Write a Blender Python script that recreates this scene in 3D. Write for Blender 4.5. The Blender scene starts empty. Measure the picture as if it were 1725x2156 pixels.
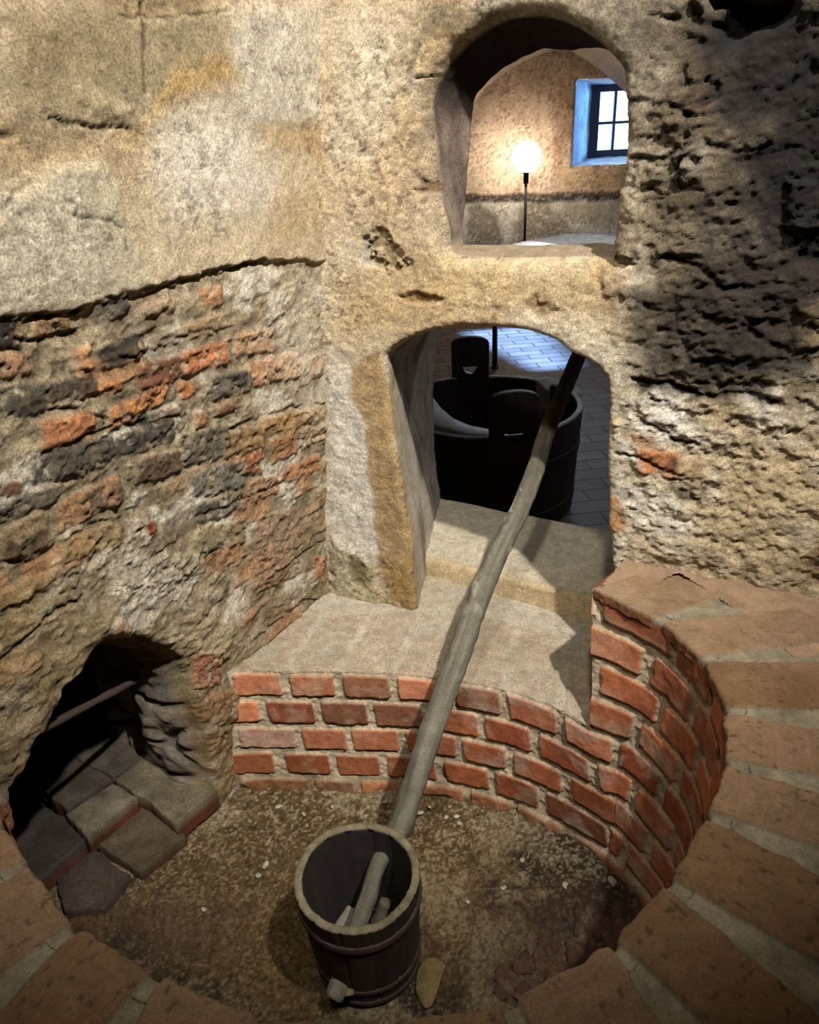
import bpy, math, numpy as np
from math import radians
C = bpy.context.scene.collection
rng = np.random.default_rng(7)

# ------------------------------------------------------------------ camera
F = 1560.0
PITCH, ROLL = radians(27), radians(3)
FW = np.array([0, math.cos(PITCH), -math.sin(PITCH)]); U0 = np.array([0, math.sin(PITCH), math.cos(PITCH)]); X0 = np.array([1., 0, 0])
RT = math.cos(ROLL)*X0 - math.sin(ROLL)*U0; UP = math.sin(ROLL)*X0 + math.cos(ROLL)*U0
def ray(x, y): return FW + RT*(x-862.5)/F + UP*(1078-y)/F
def at_z(x, y, Z): d = ray(x, y); return d*Z/d[2]
def at_y(x, y, Y): d = ray(x, y); return d*Y/d[1]
def project(P):
    z = P@FW
    return 862.5+F*(P@RT)/z, 1078-F*(P@UP)/z
cam = bpy.data.objects.new('camera', bpy.data.cameras.new('camera')); C.objects.link(cam)
from mathutils import Matrix, Vector
M = Matrix(((RT[0], UP[0], -FW[0]), (RT[1], UP[1], -FW[1]), (RT[2], UP[2], -FW[2]))).to_4x4()
cam.matrix_world = M
cam.data.sensor_fit = 'VERTICAL'; cam.data.sensor_height = 36; cam.data.lens = 36*F/2156; cam.data.clip_start = .02
bpy.context.scene.camera = cam

# ------------------------------------------------------------------ noise
def _h(i, j, k, seed):
    n = (i*374761393 + j*668265263 + k*2147483647*3 + seed*974711) & 0xffffffff
    n = ((n ^ (n >> 13))*1274126177) & 0xffffffff
    n = ((n ^ (n >> 16))*2246822519) & 0xffffffff
    return ((n ^ (n >> 15)) & 0xffffff)/float(0xffffff)
def vnoise(x, y, z=0., seed=0):
    x = np.asarray(x, float); y = np.asarray(y, float); z = np.asarray(z, float)+0*x
    xi = np.floor(x).astype(np.int64); yi = np.floor(y).astype(np.int64); zi = np.floor(z).astype(np.int64)
    fx = x-xi; fy = y-yi; fz = z-zi
    fx = fx*fx*(3-2*fx); fy = fy*fy*(3-2*fy); fz = fz*fz*(3-2*fz)
    r = 0
    for a in (0, 1):
        for b in (0, 1):
            for c in ((0, 1) if np.any(fz) else (0,)):
                r = r + _h(xi+a, yi+b, zi+c, seed)*(fx if a else 1-fx)*(fy if b else 1-fy)*(fz if c else 1-fz)
    return r*2-1
def fbm(x, y, z=0., oct=4, seed=0, gain=.5):
    r = 0; a = 1; t = 0
    for o in range(oct):
        r = r + a*vnoise(np.asarray(x)*2**o+o*17.3, np.asarray(y)*2**o-o*9.1, np.asarray(z)*2**o+(o*5.7 if np.any(z) else 0), seed+o); t += a; a *= gain
    return r/t
def worley(x, y, seed=0):
    xi = np.floor(x).astype(np.int64); yi = np.floor(y).astype(np.int64)
    d1 = np.full(np.shape(x), 9.); d2 = d1.copy(); cid = np.zeros(np.shape(x))
    for a in (-1, 0, 1):
        for b in (-1, 0, 1):
            cx = xi+a; cy = yi+b
            px = cx+.15+.7*_h(cx, cy, 0, seed); py = cy+.15+.7*_h(cx, cy, 1, seed)
            d = np.hypot(x-px, y-py); m = d < d1
            d2 = np.where(m, d1, np.minimum(d2, d)); cid = np.where(m, _h(cx, cy, 2, seed), cid); d1 = np.where(m, d, d1)
    return d1, d2, cid
def sst(a, b, x): t = np.clip((x-a)/(b-a), 0, 1); return t*t*(3-2*t)
def srgb(r, g, b):
    c = np.array([r, g, b], float)/255
    return np.where(c <= .04045, c/12.92, ((c+.055)/1.055)**2.4)
def sdist(u, v, poly):
    """signed distance to a polygon, negative inside; also nearest point"""
    p = np.asarray(poly, float); q = np.roll(p, -1, 0)
    best = np.full(u.shape, 1e9); nx = np.zeros(u.shape); ny = nx.copy(); ins = np.zeros(u.shape, bool)
    for (ax, ay), (bx, by) in zip(p, q):
        ex, ey = bx-ax, by-ay; L = ex*ex+ey*ey+1e-15
        t = np.clip(((u-ax)*ex+(v-ay)*ey)/L, 0, 1); cx = ax+t*ex; cy = ay+t*ey
        d = np.hypot(u-cx, v-cy); m = d < best
        best = np.where(m, d, best); nx = np.where(m, cx, nx); ny = np.where(m, cy, ny)
        cr = (ay > v) != (by > v)
        xx = ax+(v-ay)*ex/(ey if abs(ey) > 1e-12 else 1e-12)
        ins ^= cr & (u < xx)
    return np.where(ins, -best, best), nx, ny
def resample(p, n, closed=False):
    p = np.asarray(p, float)
    if closed: p = np.vstack([p, p[:1]])
    s = np.r_[0, np.cumsum(np.linalg.norm(np.diff(p, axis=0), axis=1))]
    t = np.linspace(0, s[-1], n, endpoint=not closed)
    return np.stack([np.interp(t, s, p[:, k]) for k in range(p.shape[1])], 1)
def smooth_line6(p, n):
    m = len(p); out = []
    for i in range(m-1):
        P = [p[min(max(i+k, 0), m-1)] for k in (-1, 0, 1, 2)]
        for t in np.linspace(0, 1, 24, endpoint=False):
            out.append(.5*((2*P[1])+(-P[0]+P[2])*t+(2*P[0]-5*P[1]+4*P[2]-P[3])*t*t+(-P[0]+3*P[1]-3*P[2]+P[3])*t**3))
    o = np.array(out+[p[-1]]); s = np.r_[0, np.cumsum(np.linalg.norm(np.diff(o[:, :2], axis=0), axis=1))]; t = np.linspace(0, s[-1], n)
    return np.stack([np.interp(t, s, o[:, k]) for k in range(o.shape[1])], 1)
def smooth_line(p, n, closed=False):
    """Catmull-Rom through the points"""
    p = np.asarray(p, float); m = len(p); out = []
    segs = m if closed else m-1
    for i in range(segs):
        P = [p[(i+k) % m] if closed else p[min(max(i+k, 0), m-1)] for k in (-1, 0, 1, 2)]
        for t in np.linspace(0, 1, 12, endpoint=False):
            out.append(.5*((2*P[1])+(-P[0]+P[2])*t+(2*P[0]-5*P[1]+4*P[2]-P[3])*t*t+(-P[0]+3*P[1]-3*P[2]+P[3])*t**3))
    if not closed: out.append(p[-1])
    return resample(np.array(out), n, closed)

# ------------------------------------------------------------------ mesh helpers
def link(name, me, mat=None, parent=None, kind=None):
    o = bpy.data.objects.new(name, me); C.objects.link(o)
    if mat: me.materials.append(mat)
    if parent: o.parent = parent
    if kind: o['kind'] = kind
    return o
def mesh(name, V, Fc, col=None, smooth=True):
    V = np.asarray(V, float).reshape(-1, 3)
    me = bpy.data.meshes.new(name)
    Fc = np.asarray(Fc, dtype=np.int64)
    me.vertices.add(len(V)); me.vertices.foreach_set('co', V.ravel())
    k = Fc.shape[1]
    me.loops.add(Fc.size); me.loops.foreach_set('vertex_index', Fc.ravel().astype(np.int32))
    me.polygons.add(len(Fc)); me.polygons.foreach_set('loop_start', np.arange(0, Fc.size, k, dtype=np.int32))
    if col is not None:
        a = me.color_attributes.new('Col', 'FLOAT_COLOR', 'POINT')
        c = np.ones((len(V), 4)); c[:, :3] = np.clip(col, 0, 1).reshape(-1, 3); a.data.foreach_set('color', c.ravel())
    me.update(calc_edges=True); me.validate()
    me.polygons.foreach_set('use_smooth', np.full(len(me.polygons), smooth))
    return me
def gfaces(ny, nx, closed=False, off=0):
    i = np.arange(ny*nx).reshape(ny, nx)
    if closed: i = np.hstack([i, i[:, :1]])
    return np.stack([i[:-1, :-1], i[:-1, 1:], i[1:, 1:], i[1:, :-1]], -1).reshape(-1, 4)+off
def drop_unused(V, Fc, col=None):
    u = np.unique(Fc); m = np.zeros(len(V), np.int64); m[u] = np.arange(len(u))
    return V[u], m[Fc], (None if col is None else col[u])
class Parts:
    def __init__(s): s.V = []; s.F = []; s.C = []; s.n = 0
    def add(s, V, Fc, col):
        V = np.asarray(V, float).reshape(-1, 3); col = np.broadcast_to(col, V.shape)
        s.V.append(V); s.F.append(np.asarray(Fc)+s.n); s.C.append(col); s.n += len(V)
    def mesh(s, name, smooth=True): return mesh(name, np.vstack(s.V), np.vstack(s.F), np.vstack(s.C), smooth)
def tag(o, label, cat, group=None):
    o['label'] = label; o['category'] = cat
    if group: o['group'] = group
    return o
def empty(name, loc=(0, 0, 0)):
    o = bpy.data.objects.new(name, None); C.objects.link(o); o.location = loc; o.empty_display_size = .05; return o
def rebase(me, loc):
    me.transform(Matrix.Translation(-Vector(loc))); return me
def tube(path, rad, ns=18, cap=True, noise=0., seed=0):
    """returns V, F (quads) of a tube along path"""
    path = np.asarray(path, float); n = len(path); rad = np.broadcast_to(rad, n).astype(float)
    T = np.gradient(path, axis=0); T /= np.linalg.norm(T, axis=1)[:, None]
    up = np.array([0, 0, 1.]) if abs(T[0, 2]) < .9 else np.array([1., 0, 0])
    rings = []
    a = np.arange(ns)*2*np.pi/ns
    if cap:
        path = np.vstack([path[:1], path[:1], path, path[-1:], path[-1:]]); T = np.vstack([T[:1], T[:1], T, T[-1:], T[-1:]])
        rad = np.r_[1e-4, rad[0]*.85, rad, rad[-1]*.85, 1e-4]
        path[0] = path[0]-T[0]*rad[2]*.12; path[1] = path[0]; path[-1] = path[-1]+T[-1]*rad[-3]*.12; path[-2] = path[-1]
    for k in range(len(path)):
        s = np.cross(T[k], up); s /= np.linalg.norm(s); b = np.cross(s, T[k])
        r = rad[k]
        if noise and r > 1e-3: r = r*(1+noise*vnoise(np.cos(a)*1.3+7, np.sin(a)*1.3+3, k*.45, seed))
        rings.append(path[k]+np.outer(np.cos(a)*r, s)+np.outer(np.sin(a)*r, b))
    return np.vstack(rings), gfaces(len(path), ns, True)

# ------------------------------------------------------------------ materials
def new_mat(name):
    m = bpy.data.materials.new(name); m.use_nodes = True; nt = m.node_tree
    return m, nt, nt.nodes['Principled BSDF']
def rough_mat(name, speck=.35, s1=260., s2=900., bump=.5, dist=.004, rough=.92, warp=40., spec=.25, crust=0.):
    """the surface's own colours (attribute) with fine mineral speckle and grit relief"""
    m, nt, b = new_mat(name); N = nt.nodes.new; L = nt.links.new
    at = N('ShaderNodeAttribute'); at.attribute_name = 'Col'
    tc = N('ShaderNodeTexCoord')
    def nz(scale, det=4, ro=.6):
        n = N('ShaderNodeTexNoise'); n.inputs['Scale'].default_value = scale; n.inputs['Detail'].default_value = det; n.inputs['Roughness'].default_value = ro
        L(tc.outputs['Object'], n.inputs['Vector']); return n
    n1 = nz(s1, 5, .65); n2 = nz(warp, 4)
    r = N('ShaderNodeMapRange'); r.inputs['From Min'].default_value = .3; r.inputs['From Max'].default_value = .7
    r.inputs['To Min'].default_value = 1-speck; r.inputs['To Max'].default_value = 1+speck*.8
    L(n1.outputs['Fac'], r.inputs['Value'])
    r2 = N('ShaderNodeMapRange'); r2.inputs['From Min'].default_value = .3; r2.inputs['From Max'].default_value = .7
    r2.inputs['To Min'].default_value = 1-speck*.45; r2.inputs['To Max'].default_value = 1+speck*.4
    L(n2.outputs['Fac'], r2.inputs['Value'])
    n4 = nz(s1*1.9, 3, .7); n5 = nz(s1*1.15, 3, .7)
    def mr(n, a, b_, c, d):
        q = N('ShaderNodeMapRange'); q.inputs['From Min'].default_value = a; q.inputs['From Max'].default_value = b_; q.inputs['To Min'].default_value = c; q.inputs['To Max'].default_value = d; L(n.outputs['Fac'], q.inputs['Value']); return q
    p1 = mr(n4, .30, .43, 1-min(.95, speck*1.5), 1.); p2 = mr(n5, .58, .70, 1., 1+speck*.9)
    m0 = N('ShaderNodeMath'); m0.operation = 'MULTIPLY'; L(p1.outputs[0], m0.inputs[0]); L(p2.outputs[0], m0.inputs[1])
    m1 = N('ShaderNodeMath'); m1.operation = 'MULTIPLY'; L(r.outputs[0], m1.inputs[0]); L(m0.outputs[0], m1.inputs[1])
    mu = N('ShaderNodeMath'); mu.operation = 'MULTIPLY'; L(m1.outputs[0], mu.inputs[0]); L(r2.outputs[0], mu.inputs[1])
    vm = N('ShaderNodeVectorMath'); vm.operation = 'SCALE'; L(at.outputs['Color'], vm.inputs[0]); L(mu.outputs[0], vm.inputs['Scale'])
    L(vm.outputs[0], b.inputs['Base Color'])
    n3 = nz(s2*.35, 6, .75)
    bm = N('ShaderNodeBump'); bm.inputs['Strength'].default_value = bump; bm.inputs['Distance'].default_value = dist
    L(n3.outputs['Fac'], bm.inputs['Height']); L(bm.outputs[0], b.inputs['Normal'])
    b.inputs['Roughness'].default_value = rough; b.inputs['Specular IOR Level'].default_value = spec
    return m
MAS = rough_mat('old_masonry', .5, 260, 1000, .75, .006)
GRAV = rough_mat('gravel', .5, 340, 1300, .9, .006)
BRK = rough_mat('brick', .38, 300, 1000, .6, .004)
COP = rough_mat('coping_brick', .32, 420, 1400, .55, .003)
WOODG = rough_mat('weathered_wood', .4, 380, 900, .6, .003, .8)
FARW = rough_mat('far_plaster', .3, 60, 200, .5, .01)
def flat(name, col, rough=.6, metal=0., bump=0., scale=60, emit=0.):
    m, nt, b = new_mat(name); b.inputs['Base Color'].default_value = (*col, 1); b.inputs['Roughness'].default_value = rough; b.inputs['Metallic'].default_value = metal
    N = nt.nodes.new; L = nt.links.new
    tc = N('ShaderNodeTexCoord'); n = N('ShaderNodeTexNoise'); n.inputs['Scale'].default_value = scale; n.inputs['Detail'].default_value = 5
    L(tc.outputs['Object'], n.inputs['Vector'])
    mx = N('ShaderNodeMixRGB'); mx.blend_type = 'MULTIPLY'; mx.inputs[0].default_value = .5; mx.inputs[1].default_value = (*col, 1); L(n.outputs['Fac'], mx.inputs[2])
    if not emit: L(mx.outputs[0], b.inputs['Base Color'])
    if bump:
        bm = N('ShaderNodeBump'); bm.inputs['Strength'].default_value = bump; bm.inputs['Distance'].default_value = .003
        L(n.outputs['Fac'], bm.inputs['Height']); L(bm.outputs[0], b.inputs['Normal'])
    if emit: b.inputs['Emission Color'].default_value = (*col, 1); b.inputs['Emission Strength'].default_value = emit
    return m
IRON = flat('black_iron', srgb(30, 26, 28), .5, .6, .3)
RUST = flat('rusty_iron', srgb(95, 80, 72), .75, .3, .6, 200)

# ------------------------------------------------------------------ painted relief surface
class Surf:
    def __init__(s, base, us, vs):
        s.base = base; s.us = us; s.vs = vs
        s.U, s.V = np.meshgrid(us, vs)
        P, Nn = base(s.U, s.V); s.P = P
        s.px, s.py = project(P.reshape(-1, 3)); s.px = s.px.reshape(s.U.shape); s.py = s.py.reshape(s.U.shape)
        s.front = (P@FW) > .2
    def uv(s, x, y):
        d = (s.px-x)**2+(s.py-y)**2; d = np.where(s.front, d, 1e12); i = int(np.argmin(d)); j, k = divmod(i, s.U.shape[1])
        # one Newton step for sub-cell accuracy
        j = min(max(j, 1), s.U.shape[0]-2); k = min(max(k, 1), s.U.shape[1]-2)
        du = s.U[j, k+1]-s.U[j, k-1]; dv = s.V[j+1, k]-s.V[j-1, k]
        J = np.array([[(s.px[j, k+1]-s.px[j, k-1])/du, (s.px[j+1, k]-s.px[j-1, k])/dv], [(s.py[j, k+1]-s.py[j, k-1])/du, (s.py[j+1, k]-s.py[j-1, k])/dv]])
        r = np.linalg.solve(J, [x-s.px[j, k], y-s.py[j, k]])
        return np.array([s.U[j, k]+r[0], s.V[j, k]+r[1]])
    def poly(s, pts): return np.array([s.uv(*p) for p in pts])

class Paint:
    """layers of colour and relief in a surface's own (u, v) metres"""
    def __init__(s, surf, ground, grit=.32): s.S = surf; s.layers = []; s.ground = ground; s.grit = grit
    def patch(s, pts, col, a=1., soft=.012, warp=.015, wf=22., disp=0., spec=0., tex=0.):
        s.layers.append(('p', s.S.poly(pts), np.asarray(col), a, soft, warp, wf, disp, spec, len(s.layers)))
    def patch_uv(s, uv, col, a=1., soft=.012, warp=.015, wf=22., disp=0., spec=0.):
        s.layers.append(('p', np.asarray(uv), np.asarray(col), a, soft, warp, wf, disp, spec, len(s.layers)))
    def brick(s, cx, cy, L, H, ang, col, a=.95, disp=.005, spec=.4, warp=.009, sh=0.):
        col = np.asarray(col); lum = col@np.array([.3, .55, .15]); col = col*.76+lum*.22*np.array([1.15, .95, .6])
        t = radians(ang); ex = np.array([math.cos(t), -math.sin(t)])*L/2; ey = np.array([math.sin(radians(sh)), math.cos(radians(sh))])*H/2
        c = np.array([cx, cy]); e = .72
        pts = [c-ex-ey*e, c-ex*.9-ey, c+ex*.9-ey, c+ex-ey*e, c+ex+ey*e, c+ex*.9+ey, c-ex*.9+ey, c-ex+ey*e]
        s.patch(pts, col, a, .005, warp, 45., disp, spec)
    def crack(s, pts, w=.003, depth=.008, dark=.35):
        s.layers.append(('c', s.S.poly(pts), w, depth, dark, 0, 0, 0, 0, len(s.layers)))
    def __call__(s, u, v):
        col, dsp = s.ground(u, v)
        col = col.copy(); dsp = dsp.copy()
        wn = {}
        for ly in s.layers:
            P = ly[1]; pad = .06
            sel = (u > P[:, 0].min()-pad) & (u < P[:, 0].max()+pad) & (v > P[:, 1].min()-pad) & (v < P[:, 1].max()+pad)
            if not sel.any(): continue
            uu = u[sel]; vv = v[sel]
            if ly[0] == 'p':
                _, _, c, a, soft, warp, wf, disp, spec, sd = ly
                wu = uu+warp*fbm(uu*wf, vv*wf, oct=3, seed=sd*3+1, gain=.6); wv = vv+warp*fbm(uu*wf+50, vv*wf, oct=3, seed=sd*3+2, gain=.6)
                d, _, _ = sdist(wu, wv, P)
                m = 1-sst(-soft, soft, d)
                if spec: # flakes of lime / mortar left on it
                    q = fbm(uu*60, vv*60, oct=4, seed=sd+90, gain=.65); m = m*(1-min(1, spec*1.25)*sst(.08, .3, q))
                k = 1+.28*fbm(uu*30, vv*30, oct=3, seed=sd+33)
                cc = c[None]*k[:, None]
                col[sel] = col[sel]*(1-(m*a)[:, None])+cc*(m*a)[:, None]; dsp[sel] = dsp[sel]+disp*m
            else:
                _, _, w, depth, dark = ly[:5]
                wu = uu+.006*fbm(uu*60, vv*60, oct=3, seed=ly[-1]); wv = vv+.006*fbm(uu*60+9, vv*60, oct=3, seed=ly[-1]+1)
                best = np.full(uu.shape, 9.)
                for a0, b0 in zip(P[:-1], P[1:]):
                    e = b0-a0; t = np.clip(((wu-a0[0])*e[0]+(wv-a0[1])*e[1])/(e@e+1e-12), 0, 1)
                    best = np.minimum(best, np.hypot(wu-a0[0]-t*e[0], wv-a0[1]-t*e[1]))
                m = 1-sst(w*.4, w*1.6, best)
                m = m*(.55+.45*sst(-.3, .2, vnoise(uu*50, vv*50, seed=5)))
                col[sel] *= (1-m*dark)[:, None]; dsp[sel] -= depth*m*.6
        g1 = fbm(u*110, v*130, oct=3, seed=401, gain=.8); g2 = fbm(u*9, v*9, oct=3, seed=402)
        amp = s.grit*(.6+.8*sst(-.3, .4, g2))
        dkp = sst(.22, .42, fbm(u*70+3, v*95, oct=3, seed=403, gain=.8))*sst(-.2, .3, g2+.1)*s.grit*1.6
        col = col*(1+amp*1.5*g1)[:, None]*(1-np.clip(dkp, 0, .7))[:, None]
        return col, dsp+s.grit*.005*g1-.0025*dkp

def edge_round(d, r): # how far a plaster edge falls back next to an opening
    t = np.clip(1-d/r, 0, 1); return r*(1-np.sqrt(np.clip(1-t*t, 0, 1)))
def build_surface(name, S, paint, holes, rad, mat, flip=False, h=.003):
    U = S.U.copy(); V = S.V.copy(); inside = np.zeros(U.shape, bool); back = np.zeros(U.shape)
    for hp, r in zip(holes, rad):
        pad = .1; sel = (U > hp[:, 0].min()-pad) & (U < hp[:, 0].max()+pad) & (V > hp[:, 1].min()-pad) & (V < hp[:, 1].max()+pad)
        d, nx, ny = sdist(U[sel], V[sel], hp)
        sn = np.abs(d) < h*.75
        U[sel] = np.where(sn, nx, U[sel]); V[sel] = np.where(sn, ny, V[sel]); d = np.where(sn, 0, d)
        inside[sel] |= d < -1e-9
        back[sel] = np.maximum(back[sel], edge_round(np.maximum(d, 0), r))
    P, Nn = S.base(U, V); col, dsp = paint(U.ravel(), V.ravel())
    P = P.reshape(-1, 3)+Nn.reshape(-1, 3)*(dsp-back.ravel())[:, None]
    Fc = gfaces(*U.shape); Fc = Fc[~inside.ravel()[Fc].any(1)]
    if flip: Fc = Fc[:, ::-1]
    P, Fc, col = drop_unused(P, Fc, col)
    return link(name, mesh(name, P, Fc, col), mat)
def rim_points(S, paint, hp, r):
    u, v = hp[:, 0], hp[:, 1]; P, Nn = S.base(u, v); col, dsp = paint(u, v)
    return P+Nn*(dsp-r)[:, None], col
def loft(rings, cols, closed=True):
    """rings: list of (n,3)"""
    n = len(rings[0]); return np.vstack(rings), gfaces(len(rings), n, closed), np.vstack(cols)

# ------------------------------------------------------------------ palette
cream = srgb(203, 189, 164); white = srgb(222, 212, 196); lilac = srgb(196, 184, 172); ochre = srgb(168, 128, 66); tan = srgb(178, 146, 98)
mort = srgb(168, 150, 120); grey = srgb(132, 120, 102); dgrey = srgb(82, 74, 66); soot = srgb(38, 30, 25); blk = srgb(48, 42, 38)
org = srgb(196, 110, 52); rust = srgb(150, 84, 48); sal = srgb(190, 122, 88); dbr = srgb(92, 66, 50); olive = srgb(128, 112, 76); tanb = srgb(172, 124, 82)

# ------------------------------------------------------------------ front wall (holds both openings)
FX = np.array([-.5, -.219, -.016, .2, .448, .735, 1.2, 2.4]); FY = np.array([1.83, 1.69, 1.592, 1.44, 1.268, 1.105, .86, .3])
_fx = np.linspace(-.5, 2.4, 600); _fy = np.interp(_fx, FX, FY); _k = np.hanning(41); _k /= _k.sum(); _fy = np.convolve(np.pad(_fy, 20, 'reflect', reflect_type='odd'), _k, 'valid')
def fwall_y(x): return np.interp(x, _fx, _fy)
def fbase(u, v):
    x = u; y = fwall_y(u); e = .004; ty = (fwall_y(u+e)-fwall_y(u-e))/(2*e); l = np.sqrt(1+ty*ty)
    return np.stack([x, y, v], -1), np.stack([ty/l, -1/l, 0*u], -1)
h = .003
us = np.r_[np.arange(-.34, .98, h), np.linspace(.985, 2.3, 30)]; vs = np.r_[np.linspace(-1.62, -1.14, 12), np.arange(-1.13, .42, h), np.linspace(.43, 2.3, 40)]
SF = Surf(fbase, us, vs)
rx = SF.uv(1318, 700)[0]     # where plaster gives way to bare stone
def fground(u, v):
    n1 = fbm(u*9, v*9, oct=4, seed=1); n2 = fbm(u*40, v*40, oct=4, seed=2, gain=.6); n3 = fbm(u*3, v*3, oct=3, seed=3); n4 = fbm(u*140, v*140, oct=3, seed=14, gain=.7)
    pl = cream[None]*(1+.16*n1+.12*n2)[:, None]
    pl = pl*(1-.6*sst(.0, .5, n3+.3*n1)[:, None])+(tan*1.1)[None]*(.6*sst(.0, .5, n3+.3*n1))[:, None]
    d1, d2, cid = worley(u*9+.35*n1, v*17+.3*n2, 4)
    e = sst(.02, .16, d2-d1)
    st = (mort[None]*(.78+.3*cid)[:, None])*(1+.4*n2+.3*n1)[:, None]*(.86+.14*e)[:, None]
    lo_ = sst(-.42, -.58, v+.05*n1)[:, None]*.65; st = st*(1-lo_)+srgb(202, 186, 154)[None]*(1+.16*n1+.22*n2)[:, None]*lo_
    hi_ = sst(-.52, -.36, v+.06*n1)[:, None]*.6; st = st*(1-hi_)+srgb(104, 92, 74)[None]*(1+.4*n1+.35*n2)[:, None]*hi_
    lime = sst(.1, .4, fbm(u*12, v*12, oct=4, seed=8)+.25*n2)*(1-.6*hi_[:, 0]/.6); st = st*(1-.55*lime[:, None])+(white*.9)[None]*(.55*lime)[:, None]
    so_ = (sst(-.42, -.22, v+.08*n1)*sst(.50, .72, u+.08*n1)*.8)[:, None]; st = st*(1-so_)+srgb(40, 32, 26)[None]*(1+.4*n2)[:, None]*so_
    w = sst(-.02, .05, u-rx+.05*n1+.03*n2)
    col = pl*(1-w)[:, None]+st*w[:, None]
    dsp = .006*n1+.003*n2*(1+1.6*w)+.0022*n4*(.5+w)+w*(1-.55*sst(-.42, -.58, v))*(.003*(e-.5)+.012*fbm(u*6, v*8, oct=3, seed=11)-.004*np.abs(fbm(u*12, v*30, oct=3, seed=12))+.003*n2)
    return col, dsp
PF = Paint(SF, fground)
up_out = [(960, 545), (935, 530), (925, 480), (910, 410), (902, 330), (893, 250), (888, 200), (905, 158), (940, 108), (985, 68), (1040, 36), (1100, 26), (1160, 32), (1220, 62), (1265, 102), (1300, 142), (1306, 185), (1310, 300), (1304, 380), (1299, 430), (1294, 480), (1288, 520), (1285, 545), (1200, 547), (1080, 549)]
lo_out = [(874, 1285), (863, 1195), (858, 1114), (842, 1033), (825, 920), (812, 806), (808, 752), (822, 735), (845, 722), (880, 706), (920, 695), (975, 688), (1040, 690), (1105, 697), (1163, 716), (1202, 746), (1234, 760), (1264, 780), (1277, 802), (1281, 855), (1275, 952), (1277, 1050), (1278, 1121), (1286, 1147), (1289, 1212), (1292, 1300), (1300, 1420), (900, 1420)]
H_up = smooth_line(SF.poly(up_out), 240, True); H_lo = resample(SF.poly(lo_out), 300, True)
# stains, bare spots, soot
PF.patch([(700, 780), (780, 800), (800, 1000), (830, 1230), (720, 1240), (700, 1100)], white, .8, .03, .02)
PF.patch([(735, 772), (795, 738), (815, 790), (832, 930), (862, 1114), (880, 1290), (845, 1285), (800, 1200), (778, 1010), (768, 890), (738, 830)], srgb(160, 128, 74), .8, .008, .012, 30)
PF.patch([(770, 1180), (880, 1180), (885, 1300), (800, 1290)], srgb(150, 118, 60), .5, .03, .02)
PF.patch([(700, 560), (1290, 560), (1290, 640), (1250, 700), (1100, 660), (900, 660), (780, 720), (700, 690)], srgb(198, 172, 122), .5, .05, .03)
PF.patch([(830, 60), (900, 20), (960, 40), (900, 130), (870, 260), (830, 280)], srgb(174, 146, 96), .55, .03, .03)
PF.patch([(900, 540), (1290, 548), (1300, 700), (1210, 640), (950, 610)], srgb(186, 156, 100), .4, .03, .03)
PF.patch([(1240, 540), (1300, 545), (1300, 660), (1262, 650)], srgb(150, 112, 58), .55, .02, .02)
PF.patch([(765, 500), (800, 478), (835, 520), (862, 560), (820, 580), (770, 555)], srgb(128, 110, 76), .8, .008, .012, 40, -.012, .6)
PF.patch([(758, 505), (775, 500), (782, 560), (762, 560)], srgb(170, 160, 140), .8, .006, .006, 40, -.004)
PF.patch([(830, 622), (880, 615), (935, 632), (900, 642), (850, 638)], srgb(140, 110, 66), .8, .006, .008, 40, -.009)
PF.patch([(1100, 640), (1130, 625), (1180, 660), (1140, 668)], srgb(120, 92, 60), .7, .01, .01, 40, -.008, .5)
PF.patch([(700, 1130), (790, 1190), (800, 1280), (700, 1262)], srgb(170, 155, 118), .7, .015, .012, 30, .012)
PF.patch([(735, 1165), (768, 1180), (775, 1240), (745, 1220)], srgb(120, 104, 62), .8, .01, .01, 30, -.006)
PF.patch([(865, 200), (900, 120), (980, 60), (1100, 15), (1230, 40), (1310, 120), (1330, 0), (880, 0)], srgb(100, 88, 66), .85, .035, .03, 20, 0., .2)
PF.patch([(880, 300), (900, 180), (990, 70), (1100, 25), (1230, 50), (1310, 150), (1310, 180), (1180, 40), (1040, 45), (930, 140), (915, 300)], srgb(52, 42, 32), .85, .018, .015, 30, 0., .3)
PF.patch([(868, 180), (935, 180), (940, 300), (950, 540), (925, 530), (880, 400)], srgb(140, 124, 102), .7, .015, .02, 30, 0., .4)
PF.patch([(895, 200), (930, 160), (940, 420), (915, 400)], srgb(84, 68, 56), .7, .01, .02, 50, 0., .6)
PF.patch([(878, 380), (930, 385), (935, 408), (880, 400)], srgb(110, 80, 52), .8, .008, .01, 40, -.01)
PF.crack([(870, 400), (905, 402), (930, 398)], .003, .012, .6)
PF.crack([(872, 165), (905, 160)], .003, .01, .6)
PF.patch([(690, 0), (880, 0), (850, 200), (700, 400)], srgb(205, 196, 176), .5, .05, .03)
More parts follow.
